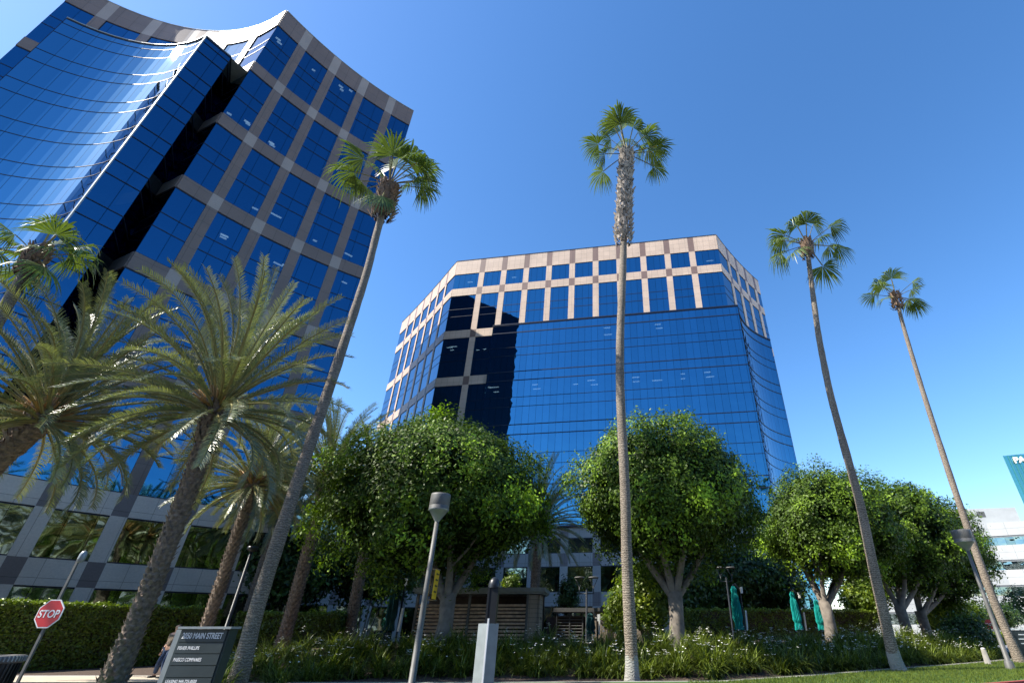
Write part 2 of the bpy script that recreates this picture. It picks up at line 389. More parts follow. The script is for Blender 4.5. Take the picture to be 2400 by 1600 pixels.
def grid_facade(root, path, cols, levels, zones, gm, stone_of, win=True, sub=True, name='wall', wname='window', fr=None, skip=None, wins_as_one=False):
    """cols = [(s0,s1)] of stone columns, levels = [(z0,z1)] of stone bands (top first), zones: panels between"""
    st = MB(); frm = MB()
    edges = [0]; [edges.extend(c) for c in cols]; edges.append(path.L)
    ztop = levels[0][1]; zbot = levels[-1][0]
    mats = ['grey_stone2', 'brown', 'brown_pale', 'grey_stone', 'grey_dark', 'pink', 'russet', 'pinkcol']
    mi = {k: i for i, k in enumerate(mats)}
    one = MB()
    for li, (z0, z1) in enumerate(levels):
        for k in range(0, len(edges)-1):
            a, b = edges[k], edges[k+1]
            if b-a < .05: continue
            if skip and skip(a, b, z0, z1): continue
            iscol = k % 2 == 1
            slab(st, path, a, b, z0, z1, mi[stone_of('cross' if iscol else 'band', z0, li)])
        if li+1 < len(levels):
            y1 = z0; y0 = levels[li+1][1]
            for k in range(0, len(edges)-1):
                a, b = edges[k], edges[k+1]
                if b-a < .05: continue
                if skip and skip(a, b, y0, y1): continue
                if k % 2 == 1: slab(st, path, a, b, y0, y1, mi[stone_of('col', y0, li)])
                else:
                    mb = one if wins_as_one else MB()
                    pane(mb, path, a, b, y0, y1)
                    subs = []
                    if y1-y0 > 5:
                        zt = y0-0+ (y1-y0); l1 = y0+2.65+.03; l2 = l1+1.39
                        subs = [l1, l2]
                    w_ = None if wins_as_one else mb.build(wname, M['glass_low' if y1 < 12.3 else gm], root)
                    f2 = frm if wins_as_one else MB()
                    for z in subs: slab(f2, path, a, b, z-.035, z+.035, 0, -.02, .03)
                    slab(f2, path, a, b, y1-.09, y1, 0, -.02, .03); slab(f2, path, a, b, y0, y0+.07, 0, -.02, .03)
                    if w_: f2.build('frame', M['frame'], w_)
    st.build(name, [M[k] for k in mats], root)
    if wins_as_one and one.f: tag(one.build('window', M[gm], root), kind='stuff')
    if wins_as_one: frm.build('window_frame', M['frame'], root)
def curtain(root, path, z0, z1, gm, lines, name='curtain_wall', o=0.0, proud=.05):
    mb = MB(); pane(mb, path, 0, path.L, z0, z1, 0, o); cw = mb.build(name, M[gm], root)
    f = MB()
    for z, h in lines:
        if z0-.01 < z < z1+.3: slab(f, path, 0, path.L, z-h/2, z+h/2, 0, -.02, proud+o)
    f.build('mullion', M['frame'], cw)
def arc(cx, cy, r, p0, p1, n):
    a0 = math.atan2(p0[1]-cy, p0[0]-cx); a1 = math.atan2(p1[1]-cy, p1[0]-cx)
    return [(cx+r*math.cos(a0+(a1-a0)*i/n), cy+r*math.sin(a0+(a1-a0)*i/n)) for i in range(n+1)]
def wall_quad(mb, p, q, z0, z1, mi=0):
    L = (Vector(p)-Vector(q)).length
    mb.face([(p[0], p[1], z0), (q[0], q[1], z0), (q[0], q[1], z1), (p[0], p[1], z1)], mi, [(0, z0), (L, z0), (L, z1), (0, z1)])

# ---- tower at left
HR = 59.5; HB = 48.0
T1 = empty('office_tower', (-45, 40, 0), 'tall blue glass tower with brown granite grid and concave glass bay, at left', 'building')
Lp = (-55.2, 25.3); Kp = (-33.5, 27.02); Rp = (-23.42, 38.88)
arcA = arc(-42.11, 11.05, 18.09, (-53.95, 24.70), Kp, 17)
arcA[0] = Lp if False else arcA[0]; arcA[-1] = Kp
pA = Path(arcA); pF = Path(arc(-1.89, 10.52, 35.63, Kp, Rp, 12))
lev = [(56.6, 59.5)]+[(48.41-8.06*i, 49.8-8.06*i) for i in range(0, 5)]+[(7.68, 9.06), (3.64, 5.02)]
lev = [(56.6, HR), (48.41, 49.8), (40.2, 41.6), (32.0, 33.38), (23.8, 25.2), (15.75, 17.13), (7.68, 9.06), (3.64, 5.02), (-.3, .25)]
def st1(kind, z, li):
    if z < 9.5 and not (kind == 'col' and z > 9): 
        if kind == 'cross': return 'grey_dark'
        return 'grey_stone'
    return 'brown_pale' if kind == 'cross' else 'brown'
# columns every 3.4 m along the front
fc = []
off0 = 2.22
for k in range(5):
    a = off0+3.43*k
    if a+.86 < pF.L: fc.append((a, a+.86))
grid_facade(T1, pF, fc, lev, None, 'glass', st1)
def stA(kind, z, li): return 'brown_pale' if kind == 'cross' else 'brown'
ca = []
for sx in (-51.7, -48.3, -44.6, -40.6, -36.8):
    best = min(range(400), key=lambda i: abs(pA.at(pA.L*i/400)[0].x-sx)); s_ = pA.L*best/400; ca.append((s_-.45, s_+.45))
grid_facade(T1, pA, ca, [(56.6, HR), (48.41, 49.8), (40.2, 41.6), (32.0, 33.4)], None, 'glass', stA)
# bay with concave glass, its flat side, recess and return
Lb = (-46.63, 22.23); Cp = (-35.34, 23.74); C2 = (-34.27, 25.64); Np = (-36.0, 28.15)
pB = Path(arc(-39.58, 12.96, 11.59, Lb, Cp, 11)); pB.p[-1] = Vector(Cp)
ln = []
z = HB-.02
ln.append((HB-.06, .22))
k = 0; zz = 46.6
while zz > 0:
    ln.append((zz, .10 if k % 4 in (0, 3) else .07)); zz -= (2.66 if k % 2 == 0 else 1.39) if True else 0; k += 1
ln = [(HB-.06, .14)]+[(z, .055) for i in range(12) for z in (47.25-3.98*i, 45.88-3.98*i)]
curtain(T1, pB, -.3, HB, 'glass_bay', ln, proud=.025)
pS = Path([Cp, C2]); curtain(T1, pS, -.3, HB, 'glass', ln)
pN = Path([C2, Np]); curtain(T1, pN, -.3, HB, 'glass_bay', ln)
pR = Path([Np, Kp]); grid_facade(T1, pR, [], [(48.0, 49.8)]+lev[2:], None, 'glass', st1)
pLb = Path([(-53.2, 25.37), Lb]); curtain(T1, pLb, -.3, HB, 'glass', ln)
mb = MB()
back = [(-23.42, 38.88), (-33.0, 54.3), (-47, 70), (-82, 62), (-66, 31.5), tuple(arcA[0])]
for i in range(len(back)-1): wall_quad(mb, back[i], back[i+1], -.3, HR)
mb.build('rear_wall', M['rear'], T1)
mb = MB()
top = [tuple(p) for p in pA.p]+[tuple(p) for p in pF.p[1:]]+back[1:-1]
mb.face([(x, y, HR-.05) for x, y in top])
mb.build('roof', M['roof'], T1)
mb = MB(); cap = [tuple(p) for p in pB.p]+[Kp, (-36.5, 29.0), (-41, 30.0), (-48, 28.2), (-53.2, 25.37)]
mb.face([(x, y, HB-.02) for x, y in cap]); mb.face([(x, y, HB-.12) for x, y in cap[::-1]]); mb.build('bay_roof', M['metal_light'], T1)
mb = MB()
slab(mb, pA, 0, pA.L, HR, HR+.07, 0, -.1, .12); slab(mb, pF, 0, pF.L, HR, HR+.07, 0, -.1, .12)
slab(mb, pB, 0, pB.L, HB, HB+.08, 0, -.1, .1); slab(mb, pS, 0, pS.L, HB, HB+.08, 0, -.1, .1)
mb.build('parapet_cap', M['metal_light'], T1)
# corner trims
mb = MB()
for (x, y), z1 in ((Cp, HB),): mb.box((x+.02, y-.02, z1/2), (.09, .09, z1))
mb.build('corner_trim', M['metal_light'], T1)

# ---- second tower, centre
KS = 1.025
T2 = empty('office_block', (0, 70, 0), 'wide blue glass office block with pink granite grid and glass bay, at centre', 'building')
def k2(p): return (p[0]*KS, p[1]*KS)
A2 = k2((-22.52, 62.376)); B2 = k2((19.04, 56.06))
HR2 = 55.25
dF = (Vector(B2)-Vector(A2)).normalized(); nF = Vector((dF.y, -dF.x))
pF2 = Path([A2, B2])
lev2 = [(52.35, HR2), (47.9, 49.35), (39.8, 41.2), (31.75, 33.15), (23.7, 25.1), (15.65, 17.05), (10.7, 12.1), (7.66, 9.05), (3.64, 5.02), (-.3, .3)]
c2 = [(4.23+3.815*k, 4.23+3.815*k+.92) for k in range(10)]
def st2(kind, z, li):
    low = z < 12.2
    if kind == 'cross': return 'grey_dark' if low else 'russet'
    if kind == 'col': return 'grey_stone2' if z < 10 else 'pinkcol'
    return 'grey_stone2' if low else 'pink'
BAY0 = 7.95
def skip2(a, b, z0, z1): return a > BAY0-.2 and z1 < 41.5 and z0 > 12.0
grid_facade(T2, pF2, c2, lev2, None, 'glass2', st2, skip=skip2)
b0 = Vector(A2)+dF*BAY0; b0f = b0+nF*.45; bc = Vector(k2((20.75, 55.55)))
bc = Vector(A2)+dF*44.3+nF*.45
pBf = Path([tuple(b0f), tuple(bc)])
ln2 = [(41.15, .2), (39.75, .14)]
for i in range(1, 8):
    t = 41.2-4.03*i; ln2 += [(t, .11 if i % 2 == 0 else .045), (t-1.4, .11 if i % 2 == 0 else .045)]
curtain(T2, pBf, 12.1, 41.2, 'glass3', ln2)
curtain(T2, Path([tuple(b0), tuple(b0f)]), 12.1, 41.2, 'glass3', ln2)
rb = arc(57.96*KS, 33.64*KS, 43.47*KS, tuple(bc), k2((27.67, 64.84)), 12)
rb = [(tuple(bc))]+[k2(p) for p in arc(57.96, 33.64, 43.47, (20.54, 55.75), (27.67, 64.84), 14)][1:]
# start the right-hand curve exactly at the corner
rb = [tuple(Vector(bc).lerp(Vector(rb[-1]), t)+Vector((.9, -.75)).normalized()*(-1.2*4*t*(1-t)*-1)*-1) for t in [i/14 for i in range(15)]]
pBr = Path(rb); curtain(T2, pBr, -.3, 41.2, 'glass3', ln2)
ra = [k2(p) for p in arc(97.71, -1.01, 97.2, (19.04, 56.06), (28.9, 67.75), 12)]; ra[0] = B2
pRa = Path(ra)
cr = [(3.4+3.35*k, 3.4+3.35*k+.85) for k in range(4) if 3.4+3.35*k+.85 < pRa.L-.3]
grid_facade(T2, pRa, cr, lev2[:3], None, 'glass2', st2)
la = [k2(p) for p in arc(-297.37, -149.74, 347.11, (-38.0, 80.9), (-22.52, 62.376), 12)]; la[-1] = A2
pL2 = Path(la)
cl = sorted([(pL2.L-s_-.62, pL2.L-s_) for s_ in [3.15+3.47*k for k in range(6)]])
grid_facade(T2, pL2, cl, lev2, None, 'glass2', st2, wins_as_one=True)
mb = MB(); bk = [tuple(pRa.p[-1]), (24, 95), (-30, 98), tuple(pL2.p[0])]
for i in range(len(bk)-1): wall_quad(mb, bk[i], bk[i+1], -.3, HR2)
wall_quad(mb, tuple(pBr.p[-1]), (31, 80), -.3, 41.2); wall_quad(mb, (31, 80), (24, 95), -.3, 41.2)
mb.build('rear_wall', M['plainwall'], T2)
mb = MB(); mb.face([(x, y, HR2-.05) for x, y in [tuple(p) for p in pL2.p]+[tuple(p) for p in pRa.p]+bk[1:-1]])
mb.face([(x, y, 41.15) for x, y in [tuple(b0), tuple(b0f)]+[tuple(p) for p in pBr.p]+[(31, 80), (24, 95)]+[tuple(p) for p in pRa.p[::-1]]])
mb.build('roof', M['roof'], T2)
mb = MB()
for p_ in (pF2, pRa, pL2): slab(mb, p_, 0, p_.L, HR2, HR2+.09, 0, -.1, .14)
mb.build('parapet_cap', M['frame'], T2)
mb = MB(); slab(mb, pBf, 0, pBf.L, 41.2, 41.35, 0, -.3, .1); slab(mb, pBr, 0, pBr.L, 41.2, 41.35, 0, -.3, .1); mb.build('bay_cap', M['frame'], T2)
# base of the bay, right side
slb = MB(); slab(slb, pBf, 0, pBf.L, 11.9, 12.1, 0, -.6, .02); slb.build('bay_soffit', M['frame'], T2)

# ceiling lights seen dimly through the glass
def emis(name, col, st):
    m, n, b = newmat(name); b.inputs['Emission Color'].default_value = rgba(col); b.inputs['Emission Strength'].default_value = st; return m
LM = emis('lit_ceiling_light', (.9, .95, 1), 1.3)
def ceiling_lights(root, path, depth, pix):
    A_, B_ = path.p[0], path.p[-1]; d = (B_-A_).normalized(); n_ = Vector((d.y, -d.x)); A_ = A_-n_*depth
    for u, v, wd in pix:
        a = (u-CX)/F; b = -(v-CY)/F; r_ = Vector((a, math.cos(TH)-math.sin(TH)*b)); rz = math.sin(TH)+math.cos(TH)*b
        t = A_.dot(n_)/r_.dot(n_); q = r_*t; mb = MB(); mb.box((q.x, q.y, EYE+rz*t), (wd, .22, .04), 0, math.atan2(d.y, d.x)); mb.build('ceiling_light', LM, root)
ceiling_lights(T1, pF, 2.2, [(652, 92, .5), (655, 101, .5), (799, 203, .5), (801, 211, .4), (822, 213, .4), (735, 165, .35), (537, 267, .4), (579, 286, .5), (581, 291, .4), (636, 335, .5), (638, 341, .5), (598, 489, .5), (645, 504, 1.1), (526, 552, .6), (523, 557, .5), (652, 619, .8), (738, 564, .35), (817, 597, .8), (666, 621, .3), (807, 662, .5)])
ceiling_lights(T2, pF2, 2.2, [(1102, 661, .9), (1205, 650, .7), (1664, 611, 1.1), (1054, 814, .9), (1064, 812, 1.0), (1060, 820, .6), (1120, 820, .5), (1136, 818, .5), (1148, 907, .6)])
ceiling_lights(T2, pBf, 2.2, [(1423, 768, 1.0), (1425, 784, 1.2), (1542, 760, .9), (1545, 769, 1.0), (1349, 900, .7), (1386, 891, 1.1), (1393, 901, 1.0), (1490, 884, 1.0), (1491, 894, 1.0), (1540, 891, 1.4), (1600, 876, .6), (1601, 887, .6), (1658, 872, .9), (1662, 883, .9), (1668, 882, .7), (1254, 901, .8), (1258, 911, 1.1), (1150, 908, .5), (1161, 907, 1.0), (1163, 918, .8)])
# ---- white office building far right, teal tower beyond
W = empty('white_office_building', (100, 100, 0), 'low white office building with ribbon windows behind the right-hand palms', 'building')
wa = P(1995, 1470, 120); wb = P(2640, 1470, 128)
pW = Path([(75, 118), (122, 110)]); 
pW = Path([(P(2010, 1470, 126).x, 126), (P(2395, 1470, 118).x+1.0, 118), (P(2900, 1470, 104).x, 104)])
mb = MB(); wn = MB(); g = MB()
z = 0.0; HW = 26.2
bands = [(0, 2.2), (4.6, 7.6), (9.6, 12.6), (14.6, 17.6), (19.6, 22.4)]
for i, (z0, z1) in enumerate(bands):
    slab(mb, pW, 0, pW.L, z0, z1, 0, -.4, .3)
    slab(mb, pW, 0, pW.L, z0-.35, z0, 1, -.4, .18)
    for s_ in [k*9.0 for k in range(1, int(pW.L/9))]: slab(mb, pW, s_, s_+.06, z0, z1, 1, .29, .304)
    slab(mb, pW, 0, pW.L, (z0+z1)/2, (z0+z1)/2+.05, 1, .29, .303)
mb.build('spandrel', [M['offwhite'], plain('grey_joint', (.22, .23, .23), .8)], W)
for i in range(len(bands)-1):
    w1 = MB(); pane(w1, pW, 0, pW.L, bands[i][1], bands[i+1][0]-.3); w1.build('ribbon_window', M['dimglass'], W)
pen = MB(); pt = Path([(P(2010, 1470, 127.5).x-6, 127.5), (P(2381, 1197, 119).x, 119)])
slab(pen, pt, 0, pt.L, 22.4, HW, 0, -.3, .2)
e0 = pt.p[-1]; wall_quad(pen, tuple(e0), (e0.x+14, e0.y+20), 22.4, HW)
wall_quad(pen, tuple(pt.p[0]), (pt.p[0].x+6, 150), 0, HW)
rp = [tuple(pW.p[0]), tuple(pW.p[1]), tuple(pW.p[2]), (190, 150), (90, 160)]
pen.face([(x, y, 22.38) for x, y in rp]); pen.face([(pt.p[0].x, pt.p[0].y, HW), (e0.x, e0.y, HW), (e0.x+14, e0.y+20, HW), (pt.p[0].x+6, 150, HW)])
pen.build('penthouse', M['offwhite'], W)
vent = MB(); slab(vent, pt, pt.L-8.6, pt.L-6.9, 24.2, 25.5, 0, .2, .23)
for k in range(3): slab(vent, pt, pt.L-21+k*2.3, pt.L-21+k*2.3+1.9, 22.6, 24.9, 0, .2, .23)
vent.build('vent', M['metal_grey'], W)
TT = empty('teal_glass_tower', (245, 240, 0), 'distant teal glass tower with white rooftop lettering at the right edge', 'building')
tp = P(2350, 1068, 250); te = (tp.x+60, 225)
pT = Path([(tp.x, 250), te]); HT = tp.z
mb = MB(); pane(mb, pT, 0, pT.L, 0, HT); wall_quad(mb, te, (te[0]+60, 300), 0, HT); wall_quad(mb, (te[0]+60, 300), (tp.x+75, 328), 0, HT); wall_quad(mb, (tp.x+75, 328), (tp.x, 250), 0, HT)
mb.build('curtain_wall', M['tealglass'], TT)
mb = MB()
for k in range(34): slab(mb, pT, k*1.9, k*1.9+.35, 0, HT, 0, -.1, .5)
mb.build('fin', plain('teal_fin', (.05, .22, .22), .3, .3), TT)
def text_obj(name, body, size, mat, parent, loc, rot, ext=.004, align='LEFT', sx=1.0, bold=0.0):
    cu = bpy.data.curves.new(name, 'FONT'); cu.body = body; cu.size = size; cu.extrude = ext; cu.align_x = align; cu.offset = bold
    t = bpy.data.objects.new('tmp', cu); C.objects.link(t)
    dg = bpy.context.evaluated_depsgraph_get(); me = bpy.data.meshes.new_from_object(t.evaluated_get(dg))
    bpy.data.objects.remove(t); me.materials.clear(); me.materials.append(mat)
    o = bpy.data.objects.new(name, me); C.objects.link(o); o.location = loc; o.rotation_euler = rot; o.scale = (sx, 1, 1)
    if parent: o.parent = parent; o.matrix_parent_inverse = Matrix.Translation(-Vector(parent.location))
    return o
dT = (Vector(te)-Vector((tp.x, 250))).normalized()
text_obj('lettering', 'PACIFIC', 4.2, M['white'], TT, (tp.x+dT.x*3.4+.9*dT.y, 250+dT.y*3.4-.9*dT.x, HT-4.4), (math.pi/2, 0, math.atan2(dT.y, dT.x)), .3, bold=.12)
# low podium joining the two towers
PD = empty('podium_building', (-28, 57, 0), 'low checkered stone podium in shade between the two towers', 'building')
pPD = Path([(-32.8, 54.2), (-20, 64.0)])
grid_facade(PD, pPD, [(2.5+3.6*k, 3.4+3.6*k) for k in range(4)], [(12.2, 13.6), (7.66, 9.05), (3.64, 5.02), (-.3, .3)], None, 'glass2', lambda kind, z, li: 'grey_dark' if kind == 'cross' else 'grey_stone2')
mb = MB(); mb.face([(-32.8, 54.2, 13.5), (-20, 64, 13.5), (-22, 75, 13.5), (-40, 70, 13.5)]); mb.build('roof', M['roof'], PD)
OB = empty('added_dark_building', (0, -60, 0), 'unseen dark building added behind the viewer to darken reflections in the lower glass', 'building')  # added out of view; its dark mass darkens the lower window reflections
mb = MB()
for k in range(8): mb.box((0, -60, 1.2+k*4), (120, 20, 2.2))
mb.build('spandrel', plain('dark_precast', (.06, .06, .055), .8), OB)
mb = MB(); mb.box((0, -60, 16), (119, 19.4, 32)); mb.build('glazing', M['metal_dark'], OB)
# parking structure across the street, behind the viewer; the towers mirror it
PS = empty('parking_structure', (45, -45, 0), 'pale parking structure across the street, mirrored in the lower windows', 'building')
mb = MB(); pp = Path([(95, 0), (38, -46)])
for k in range(8): slab(mb, pp, 0, pp.L, k*3.4+.9, k*3.4+2.5, 0, -.5, .3)
mb.build('deck_wall', M['offwhite'], PS)
mb = MB(); pane(mb, pp, 0, pp.L, 0, 26, 0, -1.2); mb.build('deck_shade_sheet', plain('deck_shadow', (.10, .13, .11), .8), PS)  # dark sheet: shade inside the open decks put into its colour

# ------------------------------------------------------------------ foliage makers
def leaf_quads(cen, nrm, size, rs, wratio=.5):
    n = len(cen); a = rs.normal(size=(n, 3)); a -= (a*nrm).sum(1)[:, None]*nrm; a /= np.linalg.norm(a, axis=1)[:, None]+1e-9
    b = np.cross(nrm, a); s = size[:, None] if np.ndim(size) else size
    V = np.empty((n, 4, 3)); V[:, 0] = cen-a*s*.5; V[:, 2] = cen+a*s*.5
    V[:, 1] = cen+b*s*.5*wratio+nrm*s*.06; V[:, 3] = cen-b*s*.5*wratio+nrm*s*.06
    return V.reshape(-1, 3)
def crown_arrays(c, r, n, size, seed, lump=.13, flat=0.0, inner=.18, csize=.21, per=30, lown=.3):
    rs = np.random.RandomState(seed); nc = max(8, int(n*(1-inner)/per))
    d = rs.normal(size=(nc, 3)); d /= np.linalg.norm(d, axis=1)[:, None]
    lo = d[:, 2] < -lown; d[lo, 2] *= .55; d /= np.linalg.norm(d, axis=1)[:, None]
    ld = rs.normal(size=(46, 3)); ld /= np.linalg.norm(ld, axis=1)[:, None]
    la = rs.uniform(.25, 1, 46)
    def bump(q):
        g = np.exp(-((1-q@ld.T)*24)); return (g*la).max(1)
    f = 1-lump*1.5+lump*2.6*bump(d)+rs.normal(size=nc)*.015
    f *= 1-.30*rs.rand(nc)**2.2
    cc = np.asarray(c)+d*f[:, None]*np.asarray(r)
    cid = np.repeat(np.arange(nc), per); cen = cc[cid]+rs.normal(size=(len(cid), 3))*csize
    up = d[cid]+rs.normal(size=(len(cid), 3))*.5+np.array([0, 0, .35]); up /= np.linalg.norm(up, axis=1)[:, None]
    sz = size*(.6+.8*rs.rand(len(cid)))
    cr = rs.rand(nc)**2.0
    rnd = np.clip(.05+.70*cr[cid]*np.clip(f[cid]*1.0, 0, 1.2)**6+.16*rs.rand(len(cid))**2, 0, 1)  # tone falls with depth in the crown: shade put into leaf colour
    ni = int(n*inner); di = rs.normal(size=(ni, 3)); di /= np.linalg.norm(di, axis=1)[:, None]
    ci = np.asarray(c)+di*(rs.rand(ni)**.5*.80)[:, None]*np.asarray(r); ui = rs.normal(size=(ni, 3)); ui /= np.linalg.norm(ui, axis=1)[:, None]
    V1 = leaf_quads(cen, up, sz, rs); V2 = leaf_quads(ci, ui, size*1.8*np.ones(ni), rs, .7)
    V = np.vstack([V1, V2]); rnd = np.r_[rnd, rs.rand(ni)*.08]  # inner leaves kept near the darkest tone, standing in for inner shade
    return V, rnd
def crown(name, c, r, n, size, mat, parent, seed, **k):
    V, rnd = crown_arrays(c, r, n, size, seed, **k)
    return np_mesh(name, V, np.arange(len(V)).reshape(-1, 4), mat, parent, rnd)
def ficus(base, c, r, label, seed, n=44000, size=.23, limbs=6, mat='ficus'):
    base = Vector(base); base.z = ground_h(base.x, base.y)-.05
    t = empty('ficus_tree', base, label, 'tree', 'clipped round ficus trees behind the flower bed')
    rn = random.Random(seed); mb = MB(); c = Vector(c)
    fork = base+Vector((rn.uniform(-.1, .1), 0, 1.9+rn.random()*.4))
    mb.tube([base+Vector((0, 0, -.2)), base+Vector((0, 0, .25)), base.lerp(fork, .5)+Vector((.05, 0, 0)), fork], [.55, .40, .33, .36], 12, 0, True)
    for k in range(limbs):
        an = 2*math.pi*k/limbs+rn.uniform(-.3, .3); e = c+Vector((math.cos(an)*r[0]*.62, math.sin(an)*r[1]*.55, rn.uniform(-.35, .15)*r[2]))
        m1 = fork.lerp(e, .33)+Vector((0, 0, -.25)); m2 = fork.lerp(e, .66)+Vector((rn.uniform(-.3, .3), 0, .25))
        mb.tube([fork+Vector((0, 0, -.35)), m1, m2, e], [.20, .15, .10, .05], 8)
        for q in range(3):
            s0 = m1.lerp(m2, rn.random()); e2 = s0+Vector((rn.uniform(-1.4, 1.4), rn.uniform(-1.4, 1.4), rn.uniform(1.0, 2.4)))
            mb.tube([s0, s0.lerp(e2, .5)+Vector((.1, 0, 0)), e2], [.08, .06, .03], 6)
    mb.build('trunk', M['ficus_bark'], t)
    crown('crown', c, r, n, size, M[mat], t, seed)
    return t
def at_uv(u, v, y): return P(u, v, y)
f1 = at_uv(1022, 1165, 25.0); ficus(P(1038, 1490, 24.6), (f1.x, 25.0, 7.3), (5.9, 4.7, 4.35), 'round clipped ficus tree left of centre, standing before the slatted timber shed', 11, 92000, .165)
f2 = at_uv(1560, 1170, 26.5); ficus(P(1585, 1490, 26.0), (f2.x, 26.5, 7.75), (5.15, 4.5, 4.25), 'round clipped ficus tree right behind the tallest fan palm at centre', 23, 84000, .165)
f3 = at_uv(1943, 1230, 34.5); ficus(P(1948, 1485, 34.0), (f3.x, 34.5, 7.5), (4.75, 4.2, 4.1), 'dark clipped ficus tree beside the two teal umbrellas on the right', 35, 62000, .18)
f4 = at_uv(2118, 1260, 39.0); ficus(P(2122, 1468, 38.0), (f4.x, 39.5, 7.5), (4.5, 4.0, 4.5), 'clipped ficus tree with a leaning sunlit trunk, second from the right end', 47, 42000, .20, 4)
f5 = at_uv(2183, 1265, 43.0); ficus(P(2168, 1468, 41.0), (f5.x, 43.0, 7.0), (4.1, 3.9, 4.7), 'clipped ficus tree at the right end of the row, next to the white building', 59, 40000, .20, 4)

# ---- fan palms
def fan_leaf(A, base, d, plen, rad, rs, nseg=30, droop=1.0):
    """petiole then a pleated fan whose split tips hang"""
    V, Fq, rn_, mi = A
    d = d.normalized(); up = Vector((0, 0, 1)); side = d.cross(up)
    side = side.normalized() if side.length > .1 else Vector((1, 0, 0))
    p = base.copy(); pts = [p.copy()]; dd = d.copy(); st = 5
    for i in range(st):
        p = p+dd*plen/st; dd = (dd+Vector((0, 0, -.05*droop))).normalized(); pts.append(p.copy())
    nn = side.cross(dd).normalized()
    w = .035
    for i in range(st):
        a, b = pts[i], pts[i+1]; k = len(V); V += [a-side*w, a+side*w, b+side*w, b-side*w]; Fq.append((k, k+1, k+2, k+3)); rn_.append(.9); mi.append(1)
        k = len(V); V += [a-nn*w*.6, a+nn*w*.6, b+nn*w*.6, b-nn*w*.6]; Fq.append((k, k+1, k+2, k+3)); rn_.append(.9); mi.append(1)
    h = pts[-1]; span = R(215); fold = rs.uniform(.25, .75); lr = rs.rand()*.5
    for s_ in range(nseg):
        th = -span/2+span*(s_+.5)/nseg; dth = span/nseg*.5
        ll = rad*(1-.25*abs(th)/(span/2))*rs.uniform(.9, 1.08)
        prev = None; zig = (1 if s_ % 2 else -1)
        dr = rs.uniform(.5, 1.5)*droop; sw = rs.normal()*.04
        for j, q in enumerate((.04, .3, .55, .75, .9, 1.0)):
            x = math.cos(th)*ll*q; y = math.sin(th)*ll*q
            wd = ll*q*math.tan(dth)*1.02 if q <= .55 else ll*.55*math.tan(dth)*(1-(q-.55)/.45)*1.0+.004
            cup = -fold*abs(math.sin(th))*ll*q*.7
            hang = 0 if q <= .5 else -((q-.5)*2)**1.7*ll*.42*dr
            cpt = h+dd*x+side*(y+sw*q)+nn*(cup)+Vector((0, 0, hang))+nn*zig*wd*.35
            if hang < 0: cpt -= dd*(-hang)*.35*math.cos(th)
            t = (dd*-math.sin(th)+side*math.cos(th))
            a = cpt-t*wd; b = cpt+t*wd
            if prev:
                k = len(V); V += [prev[0], prev[1], b, a]; Fq.append((k, k+1, k+2, k+3)); rn_.append(min(1, lr+.15+.35*rs.rand()+(.25 if s_ % 2 else 0))); mi.append(0)
            prev = (a, b)
def boots(mb, path_pts, r0, r1, z0, z1, n, rs, l=.30, mi=0):
    """dry leaf-base stubs wrapped around the trunk between heights z0 and z1"""
    pts = [Vector(p) for p in path_pts]
    def cen(z):
        for i in range(len(pts)-1):
            if pts[i].z <= z <= pts[i+1].z: return pts[i].lerp(pts[i+1], (z-pts[i].z)/(pts[i+1].z-pts[i].z+1e-9))
        return pts[-1]
    for k in range(n):
        z = z0+(z1-z0)*(k+.5)/n; an = k*2.39996+rs.uniform(-.2, .2); c = cen(z); t = (z-z0)/(z1-z0); r = r0*(1-t)+r1*t
        o = Vector((math.cos(an), math.sin(an), 0)); s = Vector((-o.y, o.x, 0)); L = l*rs.uniform(.6, 1.3); wd = .09*rs.uniform(.7, 1.3)
        sp = rs.uniform(.2, .75); a = c+o*r; tip = a+Vector((0, 0, L))+o*L*sp+s*rs.uniform(-.08, .08)
        nb_ = a+o*.05+Vector((0, 0, L*.2))
        mb.face([a-s*wd, a+s*wd, tip+s*wd*.5, tip-s*wd*.5], mi); mb.face([nb_-s*wd, tip-s*wd*.5, tip+s*wd*.5, nb_+s*wd], mi)
        mb.face([a-s*wd, nb_-s*wd, nb_+s*wd, a+s*wd], mi); mb.face([a-s*wd, tip-s*wd*.5, nb_-s*wd], mi); mb.face([a+s*wd, nb_+s*wd, tip+s*wd*.5], mi)
